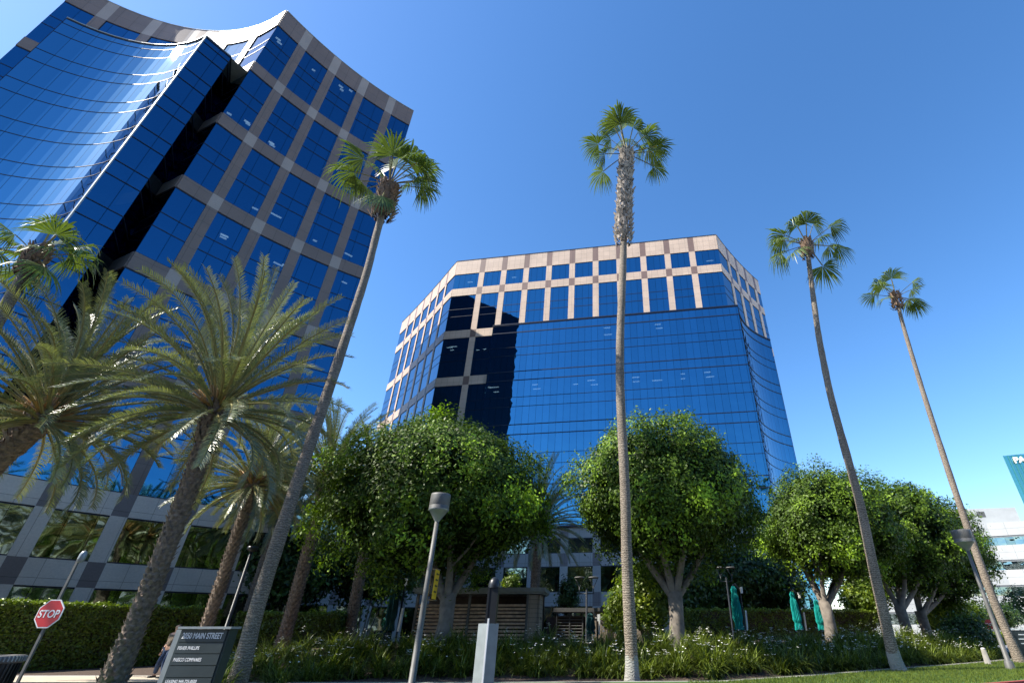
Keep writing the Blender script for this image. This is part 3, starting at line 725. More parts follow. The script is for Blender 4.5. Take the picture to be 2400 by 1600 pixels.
def fan_palm(pix, y, rb, rt, leaves, label, seed, skirt, white=False, scale=1.0, flare=1.5):
    pts = [P(u, v, y) for u, v in pix]
    if pts[0].z > .05 : pass
    pts[0].z = -.1
    # resample finely
    fine = []
    for i in range(len(pts)-1):
        n = max(2, int((pts[i+1]-pts[i]).length/.35))
        for j in range(n): fine.append(pts[i].lerp(pts[i+1], j/n))
    fine.append(pts[-1])
    for _ in range(6): fine = [fine[0]]+[(fine[i-1]+fine[i]*2+fine[i+1])/4 for i in range(1, len(fine)-1)]+[fine[-1]]
    root = empty('fan_palm', (fine[0].x, y, 0), label, 'palm tree', 'tall fan palms along the street')
    rs = np.random.RandomState(seed); H = fine[-1].z
    rad = []
    for p in fine:
        t = max(0, p.z)/H; r = rb+(rt-rb)*t**.85
        if p.z < 1.5: r *= 1+(flare-1)*((1.5-max(0, p.z))/1.5)**1.6
        rad.append(r*(1+.025*rs.normal()))
    o0 = Vector((fine[0].x, y, 0))
    mb = MB(); mb.tube(fine, rad, 18, 0, True)
    mb.build('trunk', M['fan_bark_w' if white else 'fan_bark'], root)
    mb = MB(); z0, z1, r0, r1, nb_, ml = skirt
    boots(mb, fine, r0, r1, H-z0, H-z1, nb_, rs, ml[1], 0)
    mb.build('leaf_bases', M[ml[0]], root)
    A = ([], [], [], [])
    top = fine[-1]
    for th, dep, pl, rr, dr in leaves:
        d = Vector((math.cos(R(th))*math.cos(R(dep)), math.sin(R(dep)), math.sin(R(th))*math.cos(R(dep))))
        fan_leaf(A, top+Vector((0, 0, -.25))+d*.12, d, pl*scale, rr*scale, rs, droop=dr)
    np_mesh('crown', np.array([tuple(v) for v in A[0]]), np.array(A[1]), [M['fan'], M['rachis']], root, rnd=A[2], mi=A[3])
    return root
def leafset(ths, rs, pl=1.3, rr=1.15):
    return [((t[0] if isinstance(t, tuple) else t)+rs.uniform(-7, 7), t[1] if isinstance(t, tuple) else rs.uniform(-50, 50), pl*rs.uniform(.85, 1.15), rr*rs.uniform(.75, 1.12), rs.uniform(.5, 1.4)) for t in ths]
rr_ = random.Random(5)
fan_palm([(546, 1612), (564, 1590), (587, 1469), (633, 1327), (682, 1173), (730, 1031), (786, 867), (829, 735), (862, 633), (884, 541), (900, 490), (914, 425)], 18.0, .25, .15,
         leafset([(158, -15), (148, 25), (132, -25), (118, 10), (98, -20), (88, 5), (70, 30), (58, -20), (44, 0), (33, -25), (18, 10), (4, -15), (-72, -25), (30, 30), (75, -35), (150, 10)], rr_, 1.65, 1.5),
         'tall fan palm with leafy brown-shagged head before the corner of the left tower', 3, (2.8, .45, .44, .36, 250, ('boots', .38)), scale=1.0, flare=1.35)
fan_palm([(1481, 1603), (1483, 1590), (1476, 1450), (1468, 1300), (1467, 1200), (1463, 1100), (1457, 1000), (1453, 900), (1453, 800), (1457, 700), (1461, 600), (1463, 500), (1466, 430), (1469, 355)], 19.8, .215, .175,
         leafset([(104, -15), (96, 20), (112, 5), (68, -10), (58, 15), (52, -20), (162, -10), (198, -15), (10, -10), (-22, -20), (205, 20), (-8, 15), (84, 10), (76, -20), (120, -25), (100, -40), (40, 10)], rr_, 1.55, 1.5),
         'tallest fan palm, at centre, its upper trunk covered in grey dry leaf stubs', 8, (7.6, .1, .40, .33, 620, ('boots_grey', .30)), white=True, flare=1.25)
fan_palm([(2122, 1592), (2104, 1582), (2081, 1480), (2046, 1327), (2015, 1173), (1980, 1051), (1944, 918), (1918, 786), (1903, 673), (1890, 568)], 23.2, .235, .13,
         leafset([(115, -20), (125, 20), (100, -30), (85, 30), (68, -10), (50, 15), (38, -30), (20, 10), (165, -5), (178, 25), (215, -20), (-25, -20), (-35, 30), (140, 0)], rr_, 1.4, 1.3),
         'fan palm with a reddish shagged neck, third palm from the left along the lawn', 15, (1.3, -.1, .33, .26, 110, ('boots', .26)), white=True, flare=1.3)
fan_palm([(2398, 1565), (2393, 1556), (2337, 1429), (2281, 1276), (2219, 1092), (2163, 918), (2117, 765), (2098, 690)], 28.5, .215, .115,
         leafset([(95, -20), (88, 25), (150, -20), (165, 10), (195, -15), (30, -10), (15, 20), (45, -25), (-10, 10), (-30, -20), (120, 0)], rr_, 1.25, 1.25),
         'slim fan palm farthest right, leaning over the white office building', 21, (1.3, -.1, .30, .24, 90, ('boots', .24)), flare=1.35)
fan_palm([(-640, 1900), (-560, 1700), (-250, 1150), (-60, 850), (20, 705), (62, 640), (92, 590)], 15.2, .26, .18,
         leafset([(168, -20), (155, 15), (178, 30), (125, -30), (100, 20), (85, -10), (65, 25), (45, -20), (20, 10), (5, -25), (-30, -10), (-60, 20), (140, 0), (75, 50)], rr_, 1.15, 1.25),
         'shorter fan palm at the left edge before the curved glass bay', 33, (1.3, -.1, .33, .27, 120, ('boots', .28)))

# ---- date palms
def date_frond(A, base, az, el, L, droop, tone, rs, leafl=.40):
    V, Fq, rn_, mi = A
    n = 14; p = Vector(base); e = el; pts = []; dirs = []; wnd = rs.uniform(.1, .35)
    for i in range(n+1):
        d = Vector((math.cos(az)*math.cos(e), math.sin(az)*math.cos(e), math.sin(e))); d = (d+Vector((-wnd*(i/n)**1.5, 0, 0))).normalized(); pts.append(p.copy()); dirs.append(d)
        p = p+d*L/n; e -= droop/n*(.3+1.4*(i/n)); az += rs.normal()*.012
    side0 = Vector((-math.sin(az), math.cos(az), 0)); tw = rs.normal()*.35
    for i in range(n):
        d = dirs[i]; up = side0.cross(d).normalized()*-1
        if up.z < 0: up = -up
        wd = .05*(1-i/n)+.012
        for ax in (side0, up):
            k = len(V); V += [pts[i]-ax*wd, pts[i]+ax*wd, pts[i+1]+ax*wd*.85, pts[i+1]-ax*wd*.85]; Fq.append((k, k+1, k+2, k+3)); rn_.append(0); mi.append(1)
    m = 74
    for j in range(m):
        t = .16+.84*(j+.5)/m; x = t*n; i = min(n-1, int(x)); f = x-i
        c = pts[i].lerp(pts[i+1], f); d = dirs[i]; up = side0.cross(d); up = up if up.z > 0 else -up; up.normalize()
        ll = leafl*(math.sin(math.pi*min(1, (t-.05)*.98))**.45*.95+.1)*rs.uniform(.85, 1.1)
        for sg in (-1, 1):
            sd = (side0*sg*math.cos(tw)+up*(math.sin(tw)*sg))
            dl = (sd*.60+d*.74+up*rs.uniform(.15, .6)).normalized()
            w2 = d*.015; mid = c+dl*ll*.55; tip = c+dl*ll+Vector((0, 0, -ll*.18))
            k = len(V); V += [c-w2, c+w2, mid+w2*1.1, mid-w2*1.1, tip+w2*.2, tip-w2*.2]
            Fq.append((k, k+1, k+2, k+3)); Fq.append((k+3, k+2, k+4, k+5)); v = min(1, max(0, tone+rs.normal()*.12)); rn_.extend([v, v]); mi.extend([0, 0])
def date_crown_mesh(seed, nf=84, L=4.9):
    rs = np.random.RandomState(seed); A = ([], [], [], [])
    for k in range(nf):
        t = (k+.5)/nf; el = R(86-118*t**1.1)+rs.normal()*.07; az = k*2.39996+rs.normal()*.15
        ln_ = L*(.72+.28*math.sin(math.pi*min(1, .25+t)))*rs.uniform(.88, 1.08)
        base = Vector((math.cos(az)*.28*(.4+t), math.sin(az)*.28*(.4+t), .45-t*1.0))
        date_frond(A, base, az, el, ln_, R(rs.uniform(30, 62)+18*t), rs.uniform(.15, .6)+(.35 if rs.rand() < .22 else 0), rs)
    me_o = np_mesh('crown', np.array([tuple(v) for v in A[0]]), np.array(A[1]), [M['date'], M['rachis']], None, rnd=A[2], mi=A[3])
    return me_o
DC = [date_crown_mesh(101, 98, 5.3), date_crown_mesh(202, 90, 5.1)]
def date_trunk(H, r, seed, lean=(0, 0)):
    mb = MB(); rs = np.random.RandomState(seed); n = int(H/.085); pts = []; rad = []
    for k in range(n+1):
        t = k/n; z = t*H; rr = r*(1.22-.3*min(1, t*6)) if t < .16 else r*.92
        if H-z < 1.5: rr *= 1+.50*(1-(H-z)/1.5)**.8
        pts.append(Vector((lean[0]*t*t, lean[1]*t*t, z-.1))); rad.append(rr)
    def mod(k, j):
        row = k//2; ph = (j+(row % 2)*1.0) % 2; return 1+(.085 if (k % 2 == 0) else -.02)*(1 if ph < 1 else .1)+((k*7919+j*104729) % 13)*.003
    mb.tube(pts, rad, 20, 0, True, False, mod)
    sh = MB()
    bp = [tuple(p) for p in pts]
    boots(mb, bp, r*1.0, r*1.42, H-1.7, H-.05, 120, rs, .30)
    for z0 in np.arange(.2, H-1.8, .19):
        t = z0/H; c = Vector((lean[0]*t*t, lean[1]*t*t, z0)); rr = r*(1.22-.3*min(1, t*6)) if t < .16 else r*.92
        for j in range(9):
            an = (j+(int(z0/.19) % 2)*.5)*2*math.pi/9+rs.uniform(-.06, .06); o = Vector((math.cos(an), math.sin(an), 0)); s = Vector((-o.y, o.x, 0))
            a = c+o*rr*.98; tip = a+Vector((0, 0, .13))+o*rs.uniform(.05, .11); wd = rr*.33
            mb.face([a-s*wd, a-Vector((0, 0, .09)), a+s*wd, tip+s*wd*.5, tip-s*wd*.5], 0)
    o = mb.build('trunk', M['date_bark']); o2 = None
    return o
def date_palm(x, y, H, r, var, rotz, scale, label, seed, lean=(0, 0), group='date palms on the left', orange=True):
    z = ground_h(x, y)
    root = empty('date_palm', (x, y, z), label, 'palm tree', group)
    t = date_trunk(H, r, seed, lean); t.parent = root
    c = DC[var]; 
    if c.parent is not None: c = c.copy(); C.objects.link(c)
    c.parent = root; c.location = (lean[0], lean[1], H); c.rotation_euler = (0, 0, rotz); c.scale = (scale,)*3
    mb = MB(); rs = np.random.RandomState(seed)
    for k in range(40):
        an = k*2.4; el = R(rs.uniform(10, 75)); d = Vector((math.cos(an)*math.cos(el), math.sin(an)*math.cos(el), math.sin(el)))
        b = Vector((lean[0], lean[1], H-.3)); mb.tube([b+d*.1, b+d*.55, b+d*1.15+Vector((0, 0, -.05))], [.07, .055, .03], 5)
    mb.build('leaf_stalk_base', M['rachis_o'], None).parent = root
    return root
d1 = P(262, 1600, 18.4); d1t = P(512, 948, 18.4)
date_palm(d1.x, 18.4, d1t.z-ground_h(d1.x, 18.4), .31, 0, 0.0, 1.12, 'large date palm with feathery crown between the stop sign and the directory sign', 1, (d1t.x-d1.x, 0))
d0 = P(112, 968, 17.4)
date_palm(-22.9, 17.4, d0.z, .33, 1, 0.5, 1.08, 'large date palm at the left edge, its crown cut by the frame', 2, (d0.x+22.9, 0))
d2 = P(595, 1125, 26.0); d2b = P(480, 1480, 26.0)
date_palm(d2b.x, 26.0, d2.z, .26, 1, -.4, .86, 'smaller date palm behind the hedge, right of the large date palm', 3, (d2.x-d2b.x, 0))
d3 = P(875, 1160, 33.0); d3b = P(818, 1480, 33.0)
date_palm(d3b.x, 33.0, d3.z, .33, 0, 2.2, .95, 'date palm with textured trunk rising behind the left ficus tree', 4, (d3.x-d3b.x, 0))
d4 = P(770, 1120, 30.0)
date_palm(d4.x, 30.0, d4.z, .33, 1, 3.9, 1.0, 'date palm with hanging grey fronds in shade behind the curved fan palm trunk', 5)
d5 = P(1262, 1230, 38.0)
date_palm(d5.x, 38.0, d5.z-.8, .33, 0, 4.4, .95, 'date palm showing drooping fronds between the two nearer ficus trees', 6, group='date palms in the courtyard')
d6 = P(660, 1190, 37.0)
date_palm(d6.x, 37.0, d6.z, .33, 1, 5.4, .95, 'shaded date palm farthest back beside the left tower', 7)

# ------------------------------------------------------------------ hedges
def hedge(name, quad, h, n, label, seed, size=.11, mat='hedge', topb=.9, cat='hedge', inset=.05, z0s=None):
    """quad: front-left, front-right, back-right, back-left in plan"""
    q = [Vector((a, b)) for a, b in quad]
    root = empty(name, (q[0].x, q[0].y, 0), label, cat); rs = np.random.RandomState(seed)
    hz = h if hasattr(h, '__len__') else [h]*4
    core = MB(); k = .88
    cen = sum(q, Vector((0, 0)))/4; z0 = z0s or 0
    qi = [cen+(p-cen)*k*.98 for p in q]
    b = [(p.x, p.y, z0-.1) for p in qi]; t = [(p.x, p.y, z-.10) for p, z in zip(qi, hz)]
    core.face(t)
    for i in range(4): j = (i+1) % 4; core.face([b[i], b[j], t[j], t[i]])
    core.build('dark_core', M['timber_dark'], root)  # solid dark box; its colour stands in for shade inside the foliage
    def bil(A, B, Cc, D, u, v): return ((1-u)*(1-v))[:, None]*A+(u*(1-v))[:, None]*B+(u*v)[:, None]*Cc+((1-u)*v)[:, None]*D
    q3 = [np.array([p.x, p.y, z]) for p, z in zip(q, hz)]; q0 = [np.array([p.x, p.y, z0]) for p in q]
    faces = [(q0[0], q0[1], q3[1], q3[0]), (q3[0], q3[1], q3[2], q3[3]), (q0[1], q0[2], q3[2], q3[1]), (q0[3], q0[0], q3[0], q3[3]), (q0[2], q0[3], q3[3], q3[2])]
    ar = []
    for f_ in faces: ar.append(np.linalg.norm(np.cross(f_[1]-f_[0], f_[3]-f_[0]))+.01)
    ar = np.array(ar); ar[4] *= .3
    Vs = []; rn_ = []
    for f_, a in zip(faces, ar):
        m = int(n*a/ar.sum()); u, v = rs.rand(m), rs.rand(m); c = bil(*f_, u, v); nn = np.cross(f_[1]-f_[0], f_[3]-f_[0]); nn = nn/(np.linalg.norm(nn)+1e-9)
        lump = .05*np.sin(c[:, 0]*5.1+c[:, 2]*4)+.05*np.sin(c[:, 1]*4.3-c[:, 2]*5)
        c = c+nn*(lump+rs.normal(size=m)*.05-.02)[:, None]
        up = nn+rs.normal(size=(m, 3))*.6; up /= np.linalg.norm(up, axis=1)[:, None]
        Vs.append(leaf_quads(c, up, size*(.6+.8*rs.rand(m)), rs, .6)); rn_.append(np.clip((.15+.45*rs.rand(m)) if abs(nn[2]) < .5 else .35+.65*rs.rand(m), 0, 1))  # top leaves get lighter tones: sunlight put into the leaf colour
    V = np.vstack(Vs); np_mesh('foliage', V, np.arange(len(V)).reshape(-1, 4), M[mat], root, np.concatenate(rn_))
    return root
ha = P(-120, 1400, 21.0); hb = P(560, 1436, 31.0)
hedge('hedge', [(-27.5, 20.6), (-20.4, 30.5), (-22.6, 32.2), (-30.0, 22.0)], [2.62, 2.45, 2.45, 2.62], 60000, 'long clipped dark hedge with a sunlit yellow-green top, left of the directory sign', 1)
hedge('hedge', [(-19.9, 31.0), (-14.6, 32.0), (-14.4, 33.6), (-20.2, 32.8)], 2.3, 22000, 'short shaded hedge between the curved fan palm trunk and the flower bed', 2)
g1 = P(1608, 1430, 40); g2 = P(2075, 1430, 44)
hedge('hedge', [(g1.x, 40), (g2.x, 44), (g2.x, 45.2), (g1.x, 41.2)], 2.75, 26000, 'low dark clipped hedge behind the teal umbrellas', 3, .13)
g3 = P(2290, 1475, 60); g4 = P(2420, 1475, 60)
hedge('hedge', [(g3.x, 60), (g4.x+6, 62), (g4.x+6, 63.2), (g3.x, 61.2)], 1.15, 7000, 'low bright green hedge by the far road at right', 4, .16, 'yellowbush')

# shrubs and background trees
def shrub(name, u, v, y, r, n, size, mat, label, seed, cat='shrub', trunk=True, group=None, zc=None, **k):
    c = P(u, v, y); z0 = ground_h(c.x, y)
    root = empty(name, (c.x, y, z0), label, cat, group)
    mb = MB(); rn = random.Random(seed)
    for q in range(5):
        an = q*1.3; e = Vector((c.x+math.cos(an)*r[0]*.5, y+math.sin(an)*r[1]*.5, c.z+rn.uniform(-.2, .4)*r[2]))
        b = Vector((c.x+math.cos(an)*.08, y+math.sin(an)*.08, z0-.1)); mb.tube([b, b.lerp(e, .5)+Vector((rn.uniform(-.15, .15), 0, .1)), e], [.05*r[0]**.5, .035, .015], 6)
    mb.build('trunk', M['ficus_bark'], root)
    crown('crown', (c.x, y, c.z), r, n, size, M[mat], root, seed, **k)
    return root
shrub('shrub', 1510, 1400, 31, (1.75, 1.5, 2.1), 9000, .20, 'yellowbush', 'bright yellow-green shrub glowing behind the centre palm trunk', 71, csize=.2)
shrub('shrub', 1455, 1440, 31.5, (.9, .9, 1.3), 3500, .18, 'yellowbush', 'small yellow-green shrub on the left side of the centre palm trunk', 72, csize=.15)
shrub('shrub', 1198, 1362, 32, (.55, .5, .42), 700, .14, 'yellowbush', 'sunlit yellow sprig above the shed roof', 73, csize=.12)
shrub('shrub', 1331, 1400, 36, (.75, .7, 1.2), 2600, .16, 'ficus_far', 'small conical green shrub above the low louvred screen', 74, csize=.14)
shrub('broadleaf_tree', 1700, 1360, 47, (4.2, 3.0, 2.9), 16000, .34, 'ficus_far', 'dark green background tree behind the left teal umbrella', 75, 'tree', csize=.4)
shrub('broadleaf_tree', 1800, 1375, 49, (3.2, 3.0, 2.6), 11000, .34, 'ficus_far', 'mid-green background tree between the teal umbrellas', 76, 'tree', csize=.4)
shrub('broadleaf_tree', 1625, 1390, 46, (2.4, 2.0, 2.2), 8000, .3, 'ficus_far', 'dark background shrub-like tree right of the second ficus trunk', 77, 'tree', csize=.35)
shrub('broadleaf_tree', 2025, 1395, 46, (2.0, 1.8, 1.6), 6000, .28, 'yellowbush', 'yellow-green tree glimpsed behind the third ficus trunk', 78, 'tree', csize=.3)
for i, (u, v, y, r, lab) in enumerate([(2225, 1432, 44, 1.5, 'small sunlit yellow-green tree left of the right-hand lamp post'), (2268, 1440, 50, 1.5, 'small sunlit tree partly behind the right-hand lamp post'),
                                       (2345, 1445, 62, 2.0, 'dark round tree between the right lamp post and the last fan palm'), (2398, 1415, 70, 2.8, 'dark tree at the right edge below the white building'), (2193, 1450, 45, 1.2, 'leafy yellow-green shrub at the end of the ficus row')]):
    shrub('small_tree', u, v, y, (r, r, r*.75), 4200, .2, 'yellowbush' if i in (0, 1, 4) else 'ficus_far', lab, 80+i, 'tree', csize=.22)
shrub('shrub', 2268, 1490, 36, (1.5, 1.2, 1.3), 7000, .17, 'ficus_far', 'dark leafy shrub at the right end of the flower bed', 90, csize=.2)
for i, (u, y, lab) in enumerate([(700, 42, 'dark shaded tree low beside the left tower, behind the date palm trunks'), (880, 44, 'dark shaded tree behind the left ficus crown'), (640, 40, 'dark leafy tree right of the smaller date palm trunk')]):
    shrub('broadleaf_tree', u, 1330, y, (3.6, 2.4, 3.0), 12000, .32, 'ficus_far', lab, 95+i, 'tree', csize=.4)

def far_tree(x, y, i, first=[]):
    if not first:
        t = empty('roadside_tree', (x, y, 0), 'dark roadside tree across the street, mirrored in the lower windows', 'tree', 'roadside trees across the street')
        mb = MB(); mb.tube([(0, 0, -.1), (.1, 0, 2), (0, .1, 4.5)], [.3, .22, .12], 8); a = mb.build('trunk', M['ficus_bark']); a.parent = t
        V, rnd = crown_arrays((0, 0, 6.0), (4.2, 4.0, 3.4), 9000, .45, 300, csize=.5)
        b = np_mesh('crown', V, np.arange(len(V)).reshape(-1, 4), M['ficus_far'], None, rnd); b.parent = t
        first.append(t)
    else: t = copy_tree(first[0]); t.location = (x, y, 0)
    t.rotation_euler = (0, 0, i*1.3)
for i, (x, y) in enumerate([(16, -14), (27, -9), (38, -4), (50, 2), (62, 8), (4, -18), (-9, -20), (-24, -18)]): far_tree(x, y, i)
# ------------------------------------------------------------------ flowering strap-grass clumps in the bed
def clump_mesh(seed, nbl=150, h=1.0):
    rs = np.random.RandomState(seed); V = []; Fq = []; rn_ = []
    for k in range(nbl):
        an = rs.rand()*6.283; b = Vector((rs.normal()*.14, rs.normal()*.14, 0)); el = R(rs.uniform(30, 86)); L = h*rs.uniform(.55, 1.12); dr = rs.uniform(.7, 2.0)
        p = b.copy(); prev = None; sd = Vector((-math.sin(an), math.cos(an), 0)); tone = rs.rand()**1.5
        for j in range(5):
            wd = .024*(1-j/4.6); a, c = p-sd*wd, p+sd*wd
            if prev: k0 = len(V); V += [prev[0], prev[1], c, a]; Fq.append((k0, k0+1, k0+2, k0+3)); rn_.append(min(1, tone*.8+.05*j))
            prev = (a, c); p = p+Vector((math.cos(an)*math.cos(el), math.sin(an)*math.cos(el), math.sin(el)))*L/4; el -= dr*.27
    return np_mesh('blades', np.array([tuple(v) for v in V]), np.array(Fq), M['grassm'], None, rn_)
def flowers_mesh(seed, n):
    rs = np.random.RandomState(seed); mb = MB()
    for k in range(n):
        c = Vector((rs.normal()*.30, rs.normal()*.30, rs.uniform(.6, 1.08)))
        for q in range(3):
            an = q*2.09+rs.rand(); d = Vector((math.cos(an), math.sin(an), .3)); s = Vector((-d.y, d.x, 0)); r = .062
            mb.face([c, c+d*r+s*r*.5, c+d*r*1.7, c+d*r-s*r*.5])
        mb.tube([c+Vector((0, 0, -.3)), c], .004, 4, 1, False)
    return mb.build('flower', [M['petal'], M['grassm']])
cm = [clump_mesh(s_, 150, hh_) for s_, hh_ in ((1, 1.0), (2, .9), (3, 1.1))]
fm = [flowers_mesh(s_, n_) for s_, n_ in ((1, 3), (2, 5), (3, 1))]
cm_used = set(); fm_used = set(); rn = random.Random(12)
LBL = 'flowering strap-leaved grass clump with small white blooms in the mulch bed'
def place_clump(x, y, s):
    r_ = empty('flowering_grass_clump', (x, y, ground_h(x, y)-.03), LBL, 'plant', 'flowering grass clumps in the bed')
    r_.rotation_euler = (0, 0, rn.random()*6.28); r_.scale = (s, s, s)
    i = rn.randrange(3); j = rn.randrange(3)
    for lst, used, q in ((cm, cm_used, i), (fm, fm_used, j)):
        o = lst[q]
        if q in used: o = o.copy(); C.objects.link(o)
        used.add(q); o.parent = r_
cnt = 0
for row in range(4):
    x = -10.9+row*.35
    while x < 24.5:
        yf = bed_front(x)
        y = yf+1.75+row*.85+rn.uniform(-.3, .3); xx = x+rn.uniform(-.25, .25)
        if -12.5 < xx and abs(math.hypot(xx-1.3, y-19.8)) > .6 and cnt < 290 and not (row == 0 and -.8 < xx < 1.4 and rn.random() < .5):
            place_clump(xx, y, rn.uniform(.85, 1.2)); cnt += 1
        x += .62 if row else .75
for x, y in ((-11.9, 18.9), (-12.2, 20.1), (-11.6, 21.0), (-10.6, 19.7), (-10.0, 18.9), (-9.4, 19.6), (-11.0, 17.2), (-9.9, 20.3), (-12.4, 21.6), (-11.8, 22.5), (-12.9, 22.9), (-13.3, 21.4), (-10.9, 22.2), (-12.0, 23.6), (-13.4, 24.2), (-10.8, 23.8), (-9.6, 21.6), (-12.8, 20.3), (-13.2, 19.5), (-14.2, 23.3)):
    place_clump(x, y, 1.05)

# ------------------------------------------------------------------ timber shed and screens
def shed():
    z0 = .8; y = 28.5
    xl, xr = P(975, 1400, y).x, P(1262, 1400, y).x; zt = P(1100, 1378, y).z
    r = empty('slatted_shed', (xl, y, z0), 'flat-roofed timber shed with slatted screens coloured as if sunlit, behind the left ficus trunk', 'shed')
    mb = MB(); mb.box(((xl+xr)/2+.1, y+1.3, zt-.07), (xr-xl+.5, 3.1, .20)); mb.box(((xl+xr)/2+.1, y+1.3, zt-.21), (xr-xl+.35, 2.9, .10)); mb.build('roof', M['metal_light'], r)
    xm = P(1102, 1400, y).x
    for x in (xl+.12, xm, xr-.55):
        mb = MB(); mb.box((x, y, (z0+zt-.25)/2), (.12, .12, zt-.25-z0)); mb.build('post', M['metal_grey'], r)
    mb = MB(); mb.box(((xl+xr)/2, y+2.5, (z0+zt)/2-.1), (xr-xl, .15, zt-z0-.3)); mb.build('back_wall', M['timber_dark'], r)
    for a, b in ((xl+.2, xm-.08), (xm+.08, xr-.63)):
        s = MB(); z = z0+.15
        while z < zt-.62:
            s.box(((a+b)/2, y, z), (b-a, .12, .05), 0, 0, Matrix.Rotation(R(32), 3, 'X')); z += .165
        s.build('slatted_screen', M['timber'], r)
    br = MB(); br.tube([(xm-1.6, y+.12, zt-1.0), (xm-.1, y+.12, z0+.5)], .03, 6); br.tube([(xm-1.75, y+.12, zt-1.15), (xm-.3, y+.12, z0+.5)], .03, 6); br.build('brace', M['timber'], r)
    w = MB(); w.box((xr-.28, y+.02, (z0+zt-.3)/2), (.42, .18, zt-.3-z0)); w.box((xr-.03, y+1.25, (z0+zt-.3)/2), (.2, 2.3, zt-.3-z0)); w.build('block_wall', M['block'], r)
    o = MB(); o.box((xr+.075, y+.75, zt-1.35), (.02, .2, .14)); o.box((xr+.075, y+1.3, zt-1.37), (.02, .2, .14)); o.build('vent', M['metal_dark'], r)
    dp = MB(); dp.box((xr+.12, y+1.95, (z0+zt)/2), (.06, .08, zt-z0)); dp.build('downpipe', M['metal_dark'], r)
shed()
def screen():
    y = 33.5; z0 = .8; xl, xm, xw, xr = P(1303, 1430, y).x, P(1368, 1430, y).x, P(1387, 1430, y).x, P(1462, 1430, y).x; zt = P(1380, 1424, y).z
    r = empty('service_enclosure', (xl, y, z0), 'low enclosure with grey louvred gate and tan block wall, left of the centre palm trunk', 'enclosure')
    mb = MB(); mb.box(((xl+xr)/2+.3, y+1.0, zt-.1), (xr-xl+.9, 2.4, .22)); mb.build('roof', M['metal_grey'], r)
    g = MB(); z = z0+.1
    for x in (xl+.06, (xl+xm)/2, xm-.06): g.box((x, y, (z0+zt-.2)/2), (.07, .08, zt-.2-z0))
    g.build('gate_frame', M['metal_grey'], r)
    l = MB()
    while z < zt-.3: l.box(((xl+xm)/2, y+.01, z), (xm-xl-.1, .07, .05), 0, 0, Matrix.Rotation(R(30), 3, 'X')); z += .16
    l.build('louvre', M['metal_grey'], r)
    w = MB(); w.box(((xw+xr)/2+.6, y+.03, (z0+zt-.22)/2), (xr-xw+1.2, .2, zt-.22-z0)); w.build('block_wall', M['block'], r)
    v = MB(); v.box((P(1419, 1450, y).x, y-.08, zt-.95), (.22, .03, .18)); v.box((P(1451, 1450, y).x, y-.08, zt-.95), (.22, .03, .18)); v.build('vent', M['metal_dark'], r)
    la = MB(); la.lathe((P(1399, 1440, y).x, y-.12, zt-.52), [(.0, -.07), (.07, -.03), (.07, .03), (0, .08)], 12); la.build('wall_lamp', M['white'], r)
    b = MB(); b.box((xl+.6, y+2.0, (z0+zt)/2-.2), (2.6, .1, zt-z0-.5)); b.build('back_wall', M['timber_dark'], r)
screen()

# ------------------------------------------------------------------ street furniture
def lamp(u0, v0, u1, y, label, hw, flange=True):
    top = P(u0, v0, y); x = top.x; H = top.z
    r = empty('street_lamp', (x, y, 0), label, 'street lamp', 'round-headed street lamps')
    mb = MB(); mb.tube([(x, y, -.3), (x, y, H*.5), (x, y, H)], [.105, .09, .07], 16)
    if flange: mb.lathe((x, y, 0), [(.0, .42), (.13, .42), (.16, .36), (.19, .1), (.22, .0)], 14)
    mb.build('pole', M['metal_grey'], r)
    mb = MB(); mb.lathe((x, y, H), [(.06, -.02), (.08, .02), (hw*.9, .34), (hw*1.03, .36), (hw*1.0, .42)], 28); cone = mb
    mb = MB(); mb.lathe((x, y, H), [(hw*1.03, .40), (hw, .44), (hw, .50), (hw*.985, .51), (hw, .52), (hw, .84), (hw*.96, .90), (0, .93)], 28); lh = mb.build('lamp_head', M['metal_grey'], r); cone.build('cone', M['metal_light'], lh)
    return r, x, H
LA, lx, LH = lamp(1024, 1222, 975, 17.0, 'grey street lamp left of centre with a yellow banner edge-on on its pole', .33, False)
mb = MB(); ya, yb = P(1013, 1400, 17.0).z, P(1017, 1335, 17.0).z
mb.box((lx+.19, 17.28, (ya+yb)/2), (.012, .60, yb-ya+.05), 0, R(4)); bn_ = mb.build('banner', M['yellow'], LA)
mb = MB(); mb.tube([(lx, 17.0, yb+.05), (lx+.20, 17.58, yb+.05)], .012, 6); mb.tube([(lx, 17.0, ya-.05), (lx+.20, 17.58, ya-.05)], .012, 6); mb.build('bracket', M['metal_grey'], LA)
mb = MB()
for k in range(4): mb.box((lx+.20, 17.28+.03*(k % 2), ya+.18+.17*k), (.014, .3, .045), 0, R(4))
mb.build('banner_mark', M['metal_dark'], bn_)
lamp(2268, 1290, 2361, 24.2, 'grey street lamp on the lawn in front of the white building', .40)

